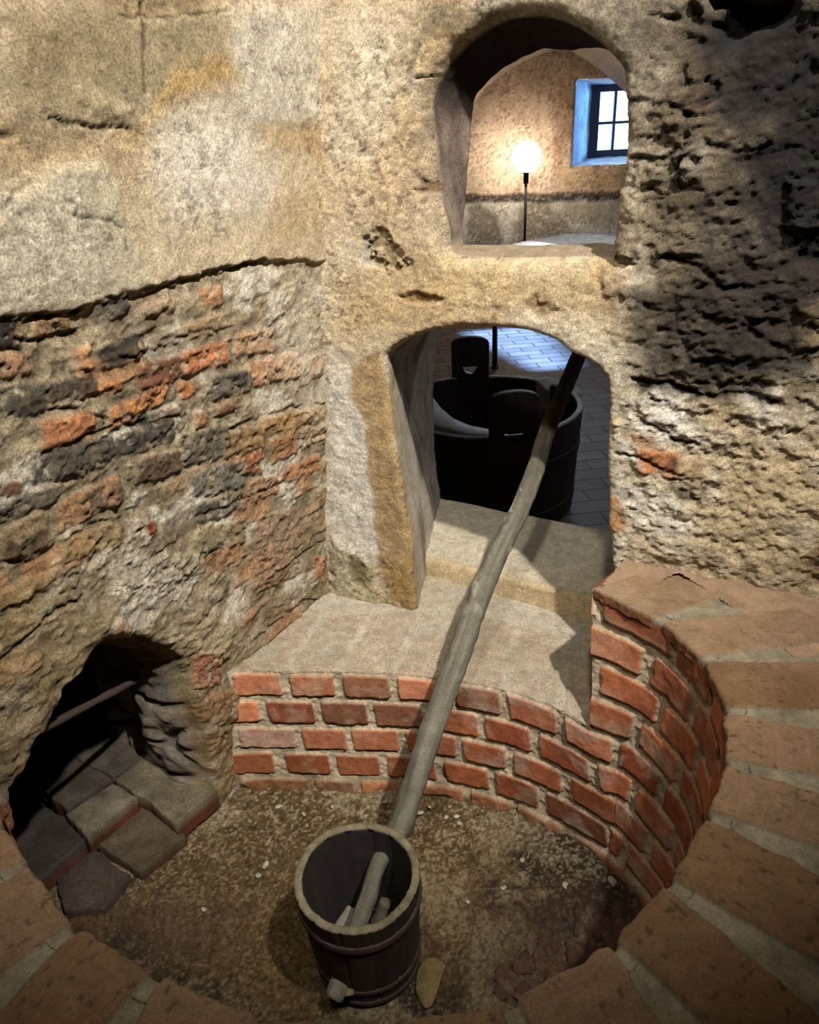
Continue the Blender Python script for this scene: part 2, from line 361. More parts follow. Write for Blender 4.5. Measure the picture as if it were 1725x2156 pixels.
# right hand stonework
for b in [(1318, 470, 56, 150, 0, srgb(176, 158, 132), .9, .016, 0., .006), (1475, 175, 48, 135, 0, srgb(150, 96, 66), .9, .012, .3, .01), (1385, 972, 95, 46, -4, org, .9, .006, .2), (1455, 985, 60, 46, -4, srgb(170, 130, 90), .7, .004, .2),
          (1300, 1085, 40, 70, 0, srgb(198, 138, 72), .9, .002, .2), (1355, 930, 40, 30, -8, srgb(150, 98, 62), .8, .003, .3), (1360, 620, 90, 50, 0, grey, .6, .006), (1300, 590, 60, 60, 0, srgb(170, 148, 112), .6, .006),
          (1335, 690, 90, 50, 5, srgb(165, 140, 104), .6, .004), (1380, 260, 120, 60, 0, srgb(120, 100, 70), .6, .006), (1440, 280, 70, 60, 0, srgb(110, 95, 75), .7, .008), (1395, 350, 110, 70, 5, srgb(168, 155, 130), .75, .008),
          (1460, 345, 55, 80, 10, srgb(150, 145, 135), .8, .012), (1440, 420, 60, 35, 0, srgb(160, 140, 90), .8, .006), (1430, 510, 90, 60, 5, srgb(165, 150, 125), .6, .01), (1500, 640, 130, 60, 0, dgrey, .5, .008), (1600, 640, 100, 80, 0, dgrey, .6, .006),
          (1510, 720, 120, 70, 0, srgb(110, 95, 75), .6, .012), (1700, 430, 90, 100, 0, srgb(120, 104, 82), .8, .02), (1710, 680, 60, 100, 0, srgb(150, 128, 88), .8, .01), (1640, 860, 60, 70, 0, srgb(140, 115, 85), .7, .004)]:
    PF.brick(*b)
PF.patch([(1320, 850), (1370, 815), (1420, 830), (1450, 870), (1440, 920), (1370, 925), (1330, 890)], white, .85, .01, .02, 35, .004, .5)
PF.patch([(1300, 925), (1340, 940), (1350, 985), (1305, 965)], white, .85, .008, .012, 40, .004, .4)
PF.patch([(1300, 1010), (1400, 1020), (1440, 1060), (1480, 1110), (1440, 1180), (1330, 1130), (1300, 1060)], white, .7, .02, .025, 30, .003, .5)
PF.patch([(1570, 830), (1640, 815), (1660, 900), (1640, 945), (1580, 940)], white, .8, .015, .02, 35, .006, .4)
PF.patch([(1490, 1000), (1530, 980), (1520, 1060), (1480, 1050)], white, .7, .01, .015, 35, .002, .4)
PF.patch([(1410, 1020), (1450, 1030), (1480, 1068), (1440, 1065)], blk, .85, .006, .014, 50, -.008, .4)
PF.patch([(1410, 960), (1428, 960), (1430, 998), (1415, 995)], blk, .8, .006, .01, 50, -.002, .3)
PF.patch([(1500, 880), (1725, 900), (1725, 1180), (1500, 1180)], srgb(186, 162, 122), .65, .06, .04, 15, 0)
PF.patch([(1340, 1100), (1725, 1180), (1725, 1280), (1340, 1230)], srgb(178, 154, 118), .5, .03, .03)
PF.patch([(1690, 1180), (1725, 1140), (1725, 1230), (1700, 1225)], srgb(120, 92, 62), .8, .01, .015, 30, -.006)
PF.patch([(1340, 800), (1600, 810), (1640, 850), (1500, 835), (1340, 825)], blk, .7, .01, .02, 30, -.012, .3)
PF.crack([(1330, 800), (1400, 812), (1480, 838), (1560, 830), (1640, 850)], .004, .014, .7)
PF.crack([(1300, 955), (1340, 962), (1400, 990), (1440, 1000)], .003, .01, .6)
PF.crack([(1340, 880), (1420, 925), (1470, 938)], .003, .01, .6)
PF.crack([(1290, 395), (1345, 395)], .003, .012, .6)
PF.crack([(1285, 545), (1340, 543), (1347, 470)], .004, .014, .7)
# soot of the old fire, thickest in the upper right corner
PF.patch([(1310, 0), (1760, 0), (1760, 620), (1690, 780), (1600, 800), (1460, 820), (1340, 800), (1330, 640), (1440, 560), (1380, 420), (1500, 300), (1400, 200)], srgb(44, 35, 28), .86, .05, .05, 14, 0., .18)
PF.patch([(1312, 60), (1380, 0), (1520, 0), (1500, 300), (1490, 560), (1350, 540), (1345, 400), (1318, 300)], srgb(82, 70, 54), .72, .04, .04, 18, 0., .25)
PF.patch([(1480, 0), (1760, 0), (1760, 600), (1660, 520), (1600, 560), (1560, 420), (1600, 300), (1520, 220), (1490, 120)], srgb(20, 14, 12), .94, .03, .04, 16, -.02, .08)
PF.patch([(1420, 560), (1640, 520), (1725, 560), (1700, 780), (1600, 800), (1460, 780)], srgb(44, 36, 30), .7, .04, .05, 18, 0., .3)
PF.patch([(1500, 0), (1660, 0), (1640, 60), (1530, 100)], srgb(16, 11, 10), .9, .02, .02, 20, -.05)
PF.crack([(1450, 20), (1525, 70), (1490, 130), (1505, 200), (1450, 240)], .006, .02, .7)
PF.crack([(1640, 560), (1700, 540), (1760, 550)], .008, .02, .8)
PF.crack([(1370, 30), (1440, 40), (1540, 55)], .004, .014, .6)
PF.crack([(1300, 210), (1400, 215), (1450, 240)], .003, .01, .6)
PF.crack([(1330, 335), (1400, 330), (1460, 300), (1560, 320)], .004, .014, .6)
PF.crack([(1350, 400), (1420, 405), (1440, 330)], .003, .01, .6)
PF.crack([(1400, 540), (1470, 560), (1520, 610), (1640, 600)], .004, .012, .6)
PF.crack([(1380, 700), (1480, 705), (1560, 690), (1660, 740)], .004, .012, .6)
PF.crack([(1340, 640), (1420, 660), (1400, 700)], .003, .01, .5)
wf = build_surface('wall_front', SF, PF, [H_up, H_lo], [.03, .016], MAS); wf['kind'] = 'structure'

# reveals of the two openings
def back_ring(P0, target):  # target: function index->3d
    return target
def reveal(name, S, hp, r, back, colf, steps=26, amp=.006, seed=0, zlim=(-9, 9)):
    R0, c0 = rim_points(S, PF if S is SF else PL, hp, r); n = len(R0); rings = [R0]; cols = [c0]
    ct = R0.mean(0)
    for k in range(1, steps+1):
        t = k/steps; q = t
        R = R0*(1-q)+back*q
        out = R-(R0*(1-q)+back*q).mean(0); out /= np.linalg.norm(out, axis=1)[:, None]
        ar = np.arange(n)*.01
        nn = fbm(R[:, 0]*30+R[:, 1]*11, R[:, 2]*30, R[:, 1]*30, oct=4, seed=seed)
        R = R+out*(nn*amp*min(1, 3*t))[:, None]
        c = colf(R, t, nn); b = sst(0, .12, np.full(n, t))[:, None]
        rings.append(R); cols.append(c0*(1-b)+c*b)
    # wall's far face around the opening
    out = back-back.mean(0)
    for s in (1.15, 1.6, 2.4):
        Q = back.mean(0)+out*s
        Q[:, 2] = np.clip(Q[:, 2], *zlim); rings.append(Q); cols.append(cols[-1])
    V, Fc, cc = loft(rings, cols)
    return link(name, mesh(name, V, Fc, cc), MAS, None, 'structure')
def match_back(S, hp, pts3, anchors_px, out_px):
    pass
# lower opening: the back outline stands on the outer face of the thick wall
def plane_pt(x, y, a, b):
    a = np.array(a); b = np.array(b); nn = np.array([b[1]-a[1], a[0]-b[0], 0]); d = ray(x, y); return d*(nn@np.array([*a, 0]))/(nn@d)
LA, LB = (.103, 2.14), (.552, 1.815)
lo_back_px = [(928, 1052), (926, 1030), (923, 1017), (915, 952), (913, 887), (913, 806), (914, 760), (917, 730), (920, 696), (925, 650), (960, 610), (1020, 600), (1080, 600), (1140, 620), (1190, 650), (1240, 680), (1290, 700), (1340, 720), (1360, 760), (1366, 855), (1366, 952), (1364, 1050), (1360, 1120), (1358, 1150), (1356, 1200), (1356, 1260), (1350, 1330), (928, 1330)]
def corr_resample(front, back, n):  # resample back outline with the same spacing as the front one
    f = np.vstack([front, front[:1]]); s = np.r_[0, np.cumsum(np.linalg.norm(np.diff(f, axis=0), axis=1))]
    b = np.vstack([back, back[:1]]); t = np.linspace(0, s[-1], n, endpoint=False)
    return np.stack([np.interp(t, s, b[:, k]) for k in range(b.shape[1])], 1)
lo_back = corr_resample(SF.poly(lo_out), np.array([plane_pt(x, y, LA, LB) for x, y in lo_back_px]), 300)
def lo_col(R, t, nn):
    k = 1+.3*fbm(R[:, 0]*25+R[:, 1]*6, R[:, 2]*7, R[:, 1]*25, oct=4, seed=61)+.2*nn
    w = fbm(R[:, 0]*8, R[:, 2]*5, R[:, 1]*8, oct=3, seed=62)
    c = srgb(172, 158, 138)[None]*k[:, None]; m = sst(.0, .35, w)[:, None]*.75
    c = c*(1-m)+srgb(104, 88, 70)[None]*m
    return c
reveal('trim_1', SF, H_lo, .016, lo_back, lo_col, 60, .007, 3, (-9, -.31))
# upper opening: thinner wall
q = at_z(975, 515, -.212); dd = np.array([.815, -.58]); UA = (q[0], q[1]); UB = (q[0]+dd[0], q[1]+dd[1])
up_back_px = [(990, 516), (975, 514), (977, 470), (979, 425), (984, 350), (990, 280), (996, 235), (1000, 205), (1018, 180), (1048, 155), (1090, 125), (1130, 108), (1170, 102), (1220, 102), (1290, 106), (1350, 130), (1370, 190), (1376, 300), (1374, 380), (1370, 420), (1366, 460), (1362, 495), (1358, 513), (1250, 514), (1100, 515)]
up_back3 = np.array([plane_pt(x, y, UA, UB) for x, y in up_back_px])
up_back = smooth_line(up_back3, 240, True)
# spacing of the smooth front loop
up_c = SF.poly(up_out)
def smooth_pair(a, b, n):
    ab = np.hstack([a, b]); p = ab; m = len(p); out = []
    for i in range(m):
        P = [p[(i+k) % m] for k in (-1, 0, 1, 2)]
        for t in np.linspace(0, 1, 12, endpoint=False):
            out.append(.5*((2*P[1])+(-P[0]+P[2])*t+(2*P[0]-5*P[1]+4*P[2]-P[3])*t*t+(-P[0]+3*P[1]-3*P[2]+P[3])*t**3))
    o = np.array(out); o = np.vstack([o, o[:1]]); s = np.r_[0, np.cumsum(np.linalg.norm(np.diff(o[:, :2], axis=0), axis=1))]
    t = np.linspace(0, s[-1], n, endpoint=False); r = np.stack([np.interp(t, s, o[:, k]) for k in range(o.shape[1])], 1)
    return r[:, :2], r[:, 2:]
H_up2, up_back = smooth_pair(up_c, up_back3, 240)
def up_col(R, t, nn):
    z = R[:, 2]; k = 1+.35*nn+.25*fbm(R[:, 0]*60, z*60, R[:, 1]*60, oct=3, seed=71)
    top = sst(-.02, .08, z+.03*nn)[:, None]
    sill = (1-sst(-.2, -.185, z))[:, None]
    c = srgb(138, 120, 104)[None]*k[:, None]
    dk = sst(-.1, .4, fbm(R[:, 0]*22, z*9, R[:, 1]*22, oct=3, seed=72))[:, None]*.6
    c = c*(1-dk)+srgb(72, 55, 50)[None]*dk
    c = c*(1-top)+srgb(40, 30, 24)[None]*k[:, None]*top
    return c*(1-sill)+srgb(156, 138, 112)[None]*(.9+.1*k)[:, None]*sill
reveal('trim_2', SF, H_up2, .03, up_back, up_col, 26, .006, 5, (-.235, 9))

# ------------------------------------------------------------------ left wall
cz = np.array([-1.6, -1.09, -.6, -.237, .23, 1.3]); cx = np.array([-.235, -.222, -.185, -.152, -.126, -.10])
LD = np.array([-.524, -.852]); LD /= np.linalg.norm(LD)
def lbase(u, v):
    x0 = np.interp(v, cz, cx); y0 = fwall_y(x0)
    P = np.stack([x0+LD[0]*u, y0+LD[1]*u, v], -1)
    return P, np.stack([0*u-LD[1], 0*u+LD[0], 0*u], -1)
us = np.r_[np.arange(-.03, 1.12, h), np.linspace(1.13, 2.6, 30)]; vs = np.r_[np.linspace(-1.62, -1.5, 4), np.arange(-1.49, .42, h), np.linspace(.43, 2.3, 40)]
SL = Surf(lbase, us, vs)
edge_px = [(-60, 690), (0, 673), (60, 668), (110, 664), (160, 650), (200, 637), (260, 622), (330, 603), (420, 578), (500, 561), (560, 550), (640, 545), (700, 548), (730, 545)]
EP = SL.poly(edge_px); EP = EP[np.argsort(EP[:, 0])]
def lground(u, v):
    n1 = fbm(u*8, v*8, oct=4, seed=21); n2 = fbm(u*38, v*38, oct=4, seed=22, gain=.6); n3 = fbm(u*2.6, v*2.6, oct=3, seed=23); n4 = fbm(u*140, v*140, oct=3, seed=24, gain=.7)
    pl = srgb(190, 172, 142)[None]*(1+.16*n1+.10*n2)[:, None]
    m = sst(-.1, .5, n3+.4*n1)[:, None]*.5; pl = pl*(1-m)+srgb(168, 142, 98)[None]*m
    ed = np.interp(u, EP[:, 0], EP[:, 1])+.010*n1+.006*n2
    w = sst(-.002, .006, ed-v)                     # 1 below the broken plaster edge
    # rubble, mortar and courses below
    rub = mort[None]*(.84+.3*n1+.55*n2+.2*n4)[:, None]
    lime = sst(.05, .38, fbm(u*14, v*16, oct=4, seed=27)+.3*n2)[:, None]*.7
    ol = sst(-.25, .3, fbm(u*4, v*5, oct=3, seed=28)-.9*(v+1.0))[:, None]*.55
    rub = rub*(1-ol)+olive[None]*(1+.3*n2)[:, None]*ol
    rub = rub*(1-lime)+srgb(208, 198, 180)[None]*lime
    # faint courses of brick showing through
    row = np.floor(v/.068+.25*vnoise(u*3, v*0, seed=30)); fv = v/.068+.25*vnoise(u*3, v*0, seed=30)-row
    uu = u/.15+row*.5+.2*_h(row.astype(np.int64), 0*row.astype(np.int64), 0, 3); br = np.floor(uu); fu = uu-br
    hh = _h(br.astype(np.int64), row.astype(np.int64), 0, 31)
    bm = sst(.06, .16, fv)*sst(.06, .16, 1-fv)*sst(.03, .08, fu)*sst(.03, .08, 1-fu)
    vis = sst(.0, .25, fbm(u*6, v*9, oct=3, seed=32)+.8*(hh-.55)-.2*n2)*bm*sst(-1.24, -1.1, v)
    bc = np.where((hh > .8)[:, None], tanb[None], np.where((hh > .62)[:, None], srgb(120, 100, 78)[None], srgb(150, 122, 88)[None]))*(1+.3*n2)[:, None]
    rub = rub*(1-.65*vis[:, None])+bc*.65*vis[:, None]
    col = pl*(1-w)[:, None]+rub*w[:, None]
    low = sst(-.7, -1.2, v)
    dsp = .004*n1+.0018*n2*(1+2.4*w)+.0018*n4*(.5+w)-.012*w+w*(.0065*fbm(u*14, v*20, oct=4, seed=33)+.004*vis+low*.02*fbm(u*6, v*7, oct=4, seed=34)+.0035*np.abs(fbm(u*30, v*50, oct=3, seed=35)))
    return col, dsp
PL = Paint(SL, lground, .25)
# plaster patches above
PL.patch([(0, 0), (480, 0), (460, 40), (520, 200), (300, 260), (0, 290)], srgb(132, 116, 88), .8, .04, .04, 12, .004)  # dirty plaster, darkened further to paint in the light fall-off there
PL.patch([(0, 0), (300, 0), (140, 150), (0, 330)], srgb(126, 106, 78), .5, .06, .05, 10)
PL.patch([(185, 0), (470, 0), (420, 30), (250, 32)], srgb(136, 112, 74), .7, .015, .015, 25, -.006)
PL.patch([(480, 20), (670, 0), (690, 265), (530, 270), (490, 180)], srgb(188, 178, 160), .75, .02, .02, 20, .006)
PL.patch([(530, 262), (690, 262), (690, 330), (560, 310)], srgb(168, 136, 92), .6, .02, .015)
PL.patch([(260, 290), (300, 240), (380, 150), (430, 110), (480, 120), (500, 170), (440, 190), (350, 230), (310, 280)], srgb(172, 140, 84), .75, .02, .015)
PL.patch([(0, 280), (260, 265), (330, 300), (250, 350), (130, 340), (0, 380)], srgb(164, 134, 90), .55, .03, .03)
PL.patch([(330, 260), (470, 220), (590, 380), (560, 450), (370, 460), (330, 360)], srgb(206, 194, 176), .8, .05, .02)
PL.patch([(235, 350), (280, 330), (290, 400), (265, 430)], srgb(160, 132, 92), .5, .02, .02)
PL.patch([(-20, 440), (60, 380), (130, 345), (230, 365), (250, 420), (260, 500), (330, 600), (200, 636), (110, 664), (-20, 672)], srgb(176, 164, 140), .8, .015, .02, 25, .007)
PL.patch([(0, 430), (110, 400), (200, 400), (200, 600), (0, 640)], srgb(190, 180, 160), .45, .04, .04, 18, .002)
PL.patch([(80, 230), (200, 200), (270, 240), (260, 262), (170, 255)], srgb(150, 134, 104), .6, .02, .02, 25, .008, .3)
PL.patch([(330, 560), (460, 520), (680, 500), (690, 545), (500, 556), (330, 600)], srgb(196, 176, 146), .5, .03, .02, 20, .003)
PL.crack([(297, 0), (300, 60), (302, 120), (304, 190)], .0025, .006, .6)
PL.crack([(480, 30), (484, 110)], .0018, .003, .35)
PL.crack([(0, 440), (20, 420), (45, 395), (60, 385)], .003, .006, .6)
PL.crack([(150, 455), (200, 460), (235, 462), (258, 482)], .0022, .006, .6)
PL.crack([(155, 440), (157, 490)], .0018, .004, .5)
PL.crack([(250, 28), (350, 40), (400, 28), (470, 28), (480, 14)], .002, .006, .6)
PL.crack([(0, 283), (25, 292), (30, 285)], .004, .01, .6)
PL.crack([(667, 0), (668, 60), (672, 130)], .002, .006, .7)
PL.crack([(262, 500), (268, 525)], .002, .004, .5)
PL.crack([(0, 495), (50, 490), (65, 500)], .002, .005, .5)
PL.crack([(100, 250), (160, 262), (220, 268), (280, 272)], .003, .008, .45)
for c in [[(200, 639), (280, 618), (330, 605), (420, 582)], [(0, 674), (60, 670), (110, 667), (170, 652)], [(430, 577), (500, 562), (560, 552)]]:
    PL.crack(c, .0045, .014, .72)
# bricks and stones laid bare below
for b in [(97, 692, 128, 44, 9, srgb(150, 112, 76)), (15, 702, 44, 60, 5, blk), (235, 655, 72, 46, 22, dgrey, .8), (262, 643, 30, 30, 40, blk, .7), (452, 622, 46, 38, 5, srgb(178, 124, 78)), (340, 648, 70, 34, 12, srgb(180, 150, 118), .7),
          (35, 765, 72, 56, 8, srgb(160, 112, 80), .85), (262, 740, 92, 50, 17, blk, .92), (430, 692, 70, 30, 14, srgb(160, 126, 84), .7), (545, 722, 90, 48, 9, srgb(188, 138, 96), .75), (182, 752, 36, 50, 18, srgb(178, 122, 76), .9),
          (438, 755, 96, 50, 14, srgb(190, 110, 56)), (350, 782, 110, 48, 13, srgb(116, 68, 42), .95), (582, 780, 110, 54, 11, srgb(196, 140, 92), .85), (158, 818, 104, 44, 14, srgb(66, 52, 42), .9), (238, 815, 60, 30, 12, org, .8),
          (490, 808, 84, 48, 12, srgb(104, 96, 84)), (505, 798, 34, 34, 12, blk, .7), (405, 820, 34, 28, 8, org, .9), (50, 842, 118, 62, 3, srgb(92, 82, 66)), (297, 856, 140, 46, 28, srgb(196, 122, 62)), (150, 905, 112, 62, 14, srgb(184, 112, 62)),
          (365, 885, 62, 44, 18, srgb(120, 86, 62), .85), (430, 885, 28, 28, 10, srgb(160, 106, 70)), (612, 888, 120, 36, 12, srgb(172, 130, 76), .9), (665, 868, 50, 36, 10, srgb(170, 138, 84), .7), (480, 862, 34, 20, 20, srgb(110, 60, 44), .9),
          (290, 930, 170, 52, 15, srgb(82, 72, 62)), (130, 985, 120, 60, 12, srgb(92, 80, 68), .9), (175, 965, 110, 60, 12, srgb(78, 68, 58), .8), (436, 940, 100, 70, 12, srgb(90, 82, 72), .85), (520, 930, 86, 48, 12, srgb(150, 116, 72), .9), (604, 942, 60, 50, 22, srgb(166, 112, 68)),
          (660, 918, 60, 40, 12, srgb(170, 146, 112), .7), (340, 985, 96, 50, 14, srgb(104, 80, 62)), (468, 1010, 112, 58, 15, srgb(108, 104, 98), .85), (536, 978, 40, 50, 8, srgb(150, 84, 52)), (638, 988, 86, 32, 20, srgb(184, 122, 72)),
          (22, 1032, 60, 26, 12, srgb(120, 60, 36), .9), (222, 1048, 84, 52, 14, srgb(112, 88, 70)), (556, 1030, 76, 40, 14, srgb(172, 118, 80), .85), (470, 1068, 110, 42, 18, srgb(92, 84, 72), .85), (60, 1062, 160, 42, 16, srgb(90, 80, 66), .85), (60, 1145, 92, 50, 12, srgb(96, 70, 48), .9),
          (200, 1140, 140, 56, 15, srgb(158, 130, 86), .8), (298, 1116, 50, 42, 8, srgb(196, 178, 162), .8), (323, 1112, 20, 28, 5, srgb(156, 74, 44), 1.), (590, 1125, 100, 90, 16, srgb(166, 128, 104), .7), (585, 1205, 110, 56, 20, srgb(150, 112, 86), .7),
          (677, 1198, 22, 48, 0, srgb(196, 126, 86)), (263, 1325, 34, 26, 12, srgb(176, 112, 64), .9), (445, 1412, 58, 76, 8, srgb(178, 112, 76), .95), (487, 1490, 52, 66, 12, srgb(140, 96, 62), .8), (470, 1560, 60, 50, 10, srgb(130, 98, 62), .7),
          (470, 1130, 110, 56, 18, srgb(150, 132, 96), .7), (600, 1270, 90, 40, 22, srgb(140, 112, 80), .7), (20, 1720, 44, 60, 0, srgb(150, 88, 56), .9), (400, 1190, 80, 50, 15, srgb(176, 160, 130), .6), (100, 1230, 160, 46, 16, srgb(136, 112, 72), .7)]:
    b = list(b); PL.brick(*b[:6], a=(b[6] if len(b) > 6 else .95), disp=.006, spec=.55)
PL.patch([(190, 1190), (300, 1160), (420, 1200), (400, 1290), (260, 1260)], srgb(206, 196, 180), .55, .02, .04, 40, .006, .5)
PL.patch([(580, 600), (690, 560), (690, 900), (640, 860), (560, 690)], srgb(206, 192, 170), .45, .05, .04, 20, .003)
PL.patch([(400, 1270), (480, 1280), (500, 1400), (420, 1380)], srgb(186, 166, 132), .6, .015, .02, 30, .006)
PL.patch([(-40, 1230), (230, 1330), (120, 1500), (40, 1650), (-40, 1700)], srgb(146, 124, 82), .6, .05, .05, 16, .01)
PL.patch([(360, 1480), (500, 1450), (520, 1640), (450, 1680)], srgb(140, 110, 70), .6, .03, .03, 20, .004, .3)
PL.patch([(500, 1380), (560, 1380), (560, 1660), (520, 1660)], srgb(150, 136, 104), .5, .02, .02, 25, .0)
for c in [[(230, 765), (300, 745), (380, 728)], [(180, 960), (260, 905), (400, 875)], [(490, 905), (560, 880), (620, 860), (690, 850)], [(90, 870), (160, 860), (300, 900)], [(270, 880), (230, 905), (100, 960)], [(420, 1090), (520, 1050), (600, 1020)],
          [(0, 1190), (80, 1180), (200, 1110), (270, 1095)], [(350, 720), (420, 700), (500, 690)], [(655, 940), (700, 920)], [(560, 1220), (690, 1140)], [(540, 1350), (640, 1270), (690, 1262)], [(0, 1400), (100, 1300), (180, 1260)], [(40, 690), (38, 715), (100, 715), (170, 700)], [(0, 735), (60, 740)]]:
    PL.crack(c, .003, .012, .6)
hole_px = [(459, 1668), (446, 1600), (430, 1520), (405, 1420), (385, 1385), (345, 1362), (290, 1346), (240, 1350), (200, 1385), (188, 1410), (180, 1430), (140, 1462), (120, 1515), (106, 1540), (82, 1560), (70, 1600), (52, 1638), (25, 1665), (38, 1700), (44, 1790)]
HL = SL.poly(hole_px); HL = np.vstack([HL, [[HL[-1, 0]-.01, -1.3]], [[HL[-1, 0]-.03, -1.60]], [[HL[0, 0], -1.60]]])
nH = 260
HLr = resample(HL, nH, True)
jit = .006*np.stack([fbm(np.arange(nH)*.21, np.zeros(nH), oct=3, seed=41), fbm(np.arange(nH)*.21, np.zeros(nH)+5, oct=3, seed=42)], 1); HLr = HLr+jit
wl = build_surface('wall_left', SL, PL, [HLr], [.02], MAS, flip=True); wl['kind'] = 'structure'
# the stoke hole behind it
inn = np.array([LD[1], -LD[0], 0])      # into the wall
R0, c0 = rim_points(SL, PL, HLr, .02)
ctr = R0.mean(0); rings = [R0]; cols = [c0]
steps = 46
for k in range(1, steps+1):
    t = k/steps; dpt = .34*t
    R = R0+inn*dpt
    out = R0-ctr; out[:, 2] *= 1; out /= np.linalg.norm(out, axis=1)[:, None]
    shrink = -.035*math.sin(min(t*1.6, 1)*math.pi)
    d1, d2, cid = worley(R[:, 0]*9+R[:, 1]*9, R[:, 2]*8+3, 44)
    nn = fbm(R[:, 0]*14+4, R[:, 2]*14, R[:, 1]*14, oct=5, seed=43)
    R = R+out*(shrink+min(1, t*5)*(nn*.028-.02*sst(.02, .12, d2-d1)+.02))[:, None]
    c = (srgb(140, 126, 110)[None]*(.75+.4*cid)[:, None]*(1+.4*nn)[:, None])
    c = c*(.45+.55*sst(.0, .1, d2-d1))[:, None]
    b = sst(0, .15, t); cols.append(c0*(1-b)+c*b); rings.append(R)
for s, dp in ((1.35, .42), (1.6, .6), (1.2, .8), (.5, .85), (.02, .86)): rings.append(ctr+(R0-ctr)*s+inn*dp); cols.append(np.broadcast_to(srgb(70, 60, 54), R0.shape))
V, Fc, cc = loft(rings, cols)
link('trim_3', mesh('stoke_hole', V, Fc, cc), MAS, None, 'structure')

# ------------------------------------------------------------------ the brick furnace pit
ZR, ZL, ZF = -.79, -1.09, -1.42
ctr2 = np.array([-.079, .973])
up_px = [(1250, 1230), (1395, 1300), (1480, 1375), (1520, 1440), (1541, 1510), (1543, 1605), (1500, 1715), (1415, 1860), (1298, 1992), (1078, 2120), (820, 2175), (548, 2150), (318, 2060), (148, 1955), (41, 1822), (-5, 1735), (-60, 1600)]
up_l = np.array([at_z(x, y, ZR)[:2] for x, y in up_px])
lo_px = [(440, 1420), (510, 1412), (590, 1413), (720, 1414), (835, 1419), (930, 1428), (1060, 1452), (1170, 1490), (1247, 1532)]
lo_l = np.array([at_z(x, y, ZL)[:2] for x, y in lo_px])
fl_px = [(440, 1655), (548, 1650), (610, 1652), (730, 1653), (850, 1655), (920, 1660), (1030, 1685), (1130, 1722), (1222, 1770), (1300, 1818)]
fl_l = np.array([at_z(x, y, ZF)[:2] for x, y in fl_px])
# one outline, three levels
top = np.vstack([lo_l, up_l[1:]+0]); 
lowtail = up_l[1:]+(ctr2-up_l[1:])/np.linalg.norm(up_l[1:]-ctr2, axis=1)[:, None]*np.r_[.045, .03, np.full(len(up_l)-3, .015)][:, None]
_j = smooth_line6(np.hstack([np.vstack([lo_l, up_l[1:]+(lowtail-up_l[1:])*.5]), np.vstack([lo_l[:-1], [up_l[0]], up_l[1:]]), np.vstack([resample(fl_l, len(lo_l)), lowtail])]), 1400)
mid, hi, bot = _j[:, :2], _j[:, 2:4], _j[:, 4:]
seg = np.r_[0, np.cumsum(np.linalg.norm(np.diff(mid, axis=0), axis=1))]
Ltot = seg[-1]
def outline(s, z):
    s = np.asarray(s); t = np.clip(s/Ltot, 0, 1)*(len(mid)-1)
    i = np.arange(len(mid)); ms = np.interp(s, seg, i)
    g = lambda A: np.stack([np.interp(ms, i, A[:, 0]), np.interp(ms, i, A[:, 1])], -1)
    a, b, c = g(hi), g(mid), g(bot)
    w1 = np.clip((z-ZL)/(ZR-ZL), 0, 1)[..., None]; w2 = np.clip((ZL-z)/(ZL-ZF), 0, 1)[..., None]
    return b*(1-w1)*(1-w2)+a*w1+c*w2
def s_at(p): return seg[np.argmin(np.linalg.norm(mid-np.asarray(p), axis=1))]
sp = s_at(lo_l[-1])                       # where the high part starts
def pbase(u, v):
    P = outline(u, v); e = .006; T = outline(u+e, v)-outline(u-e, v); T /= np.linalg.norm(T, axis=-1)[..., None]
    return np.concatenate([P, v[..., None]], -1), np.stack([T[..., 1], -T[..., 0], 0*u], -1)
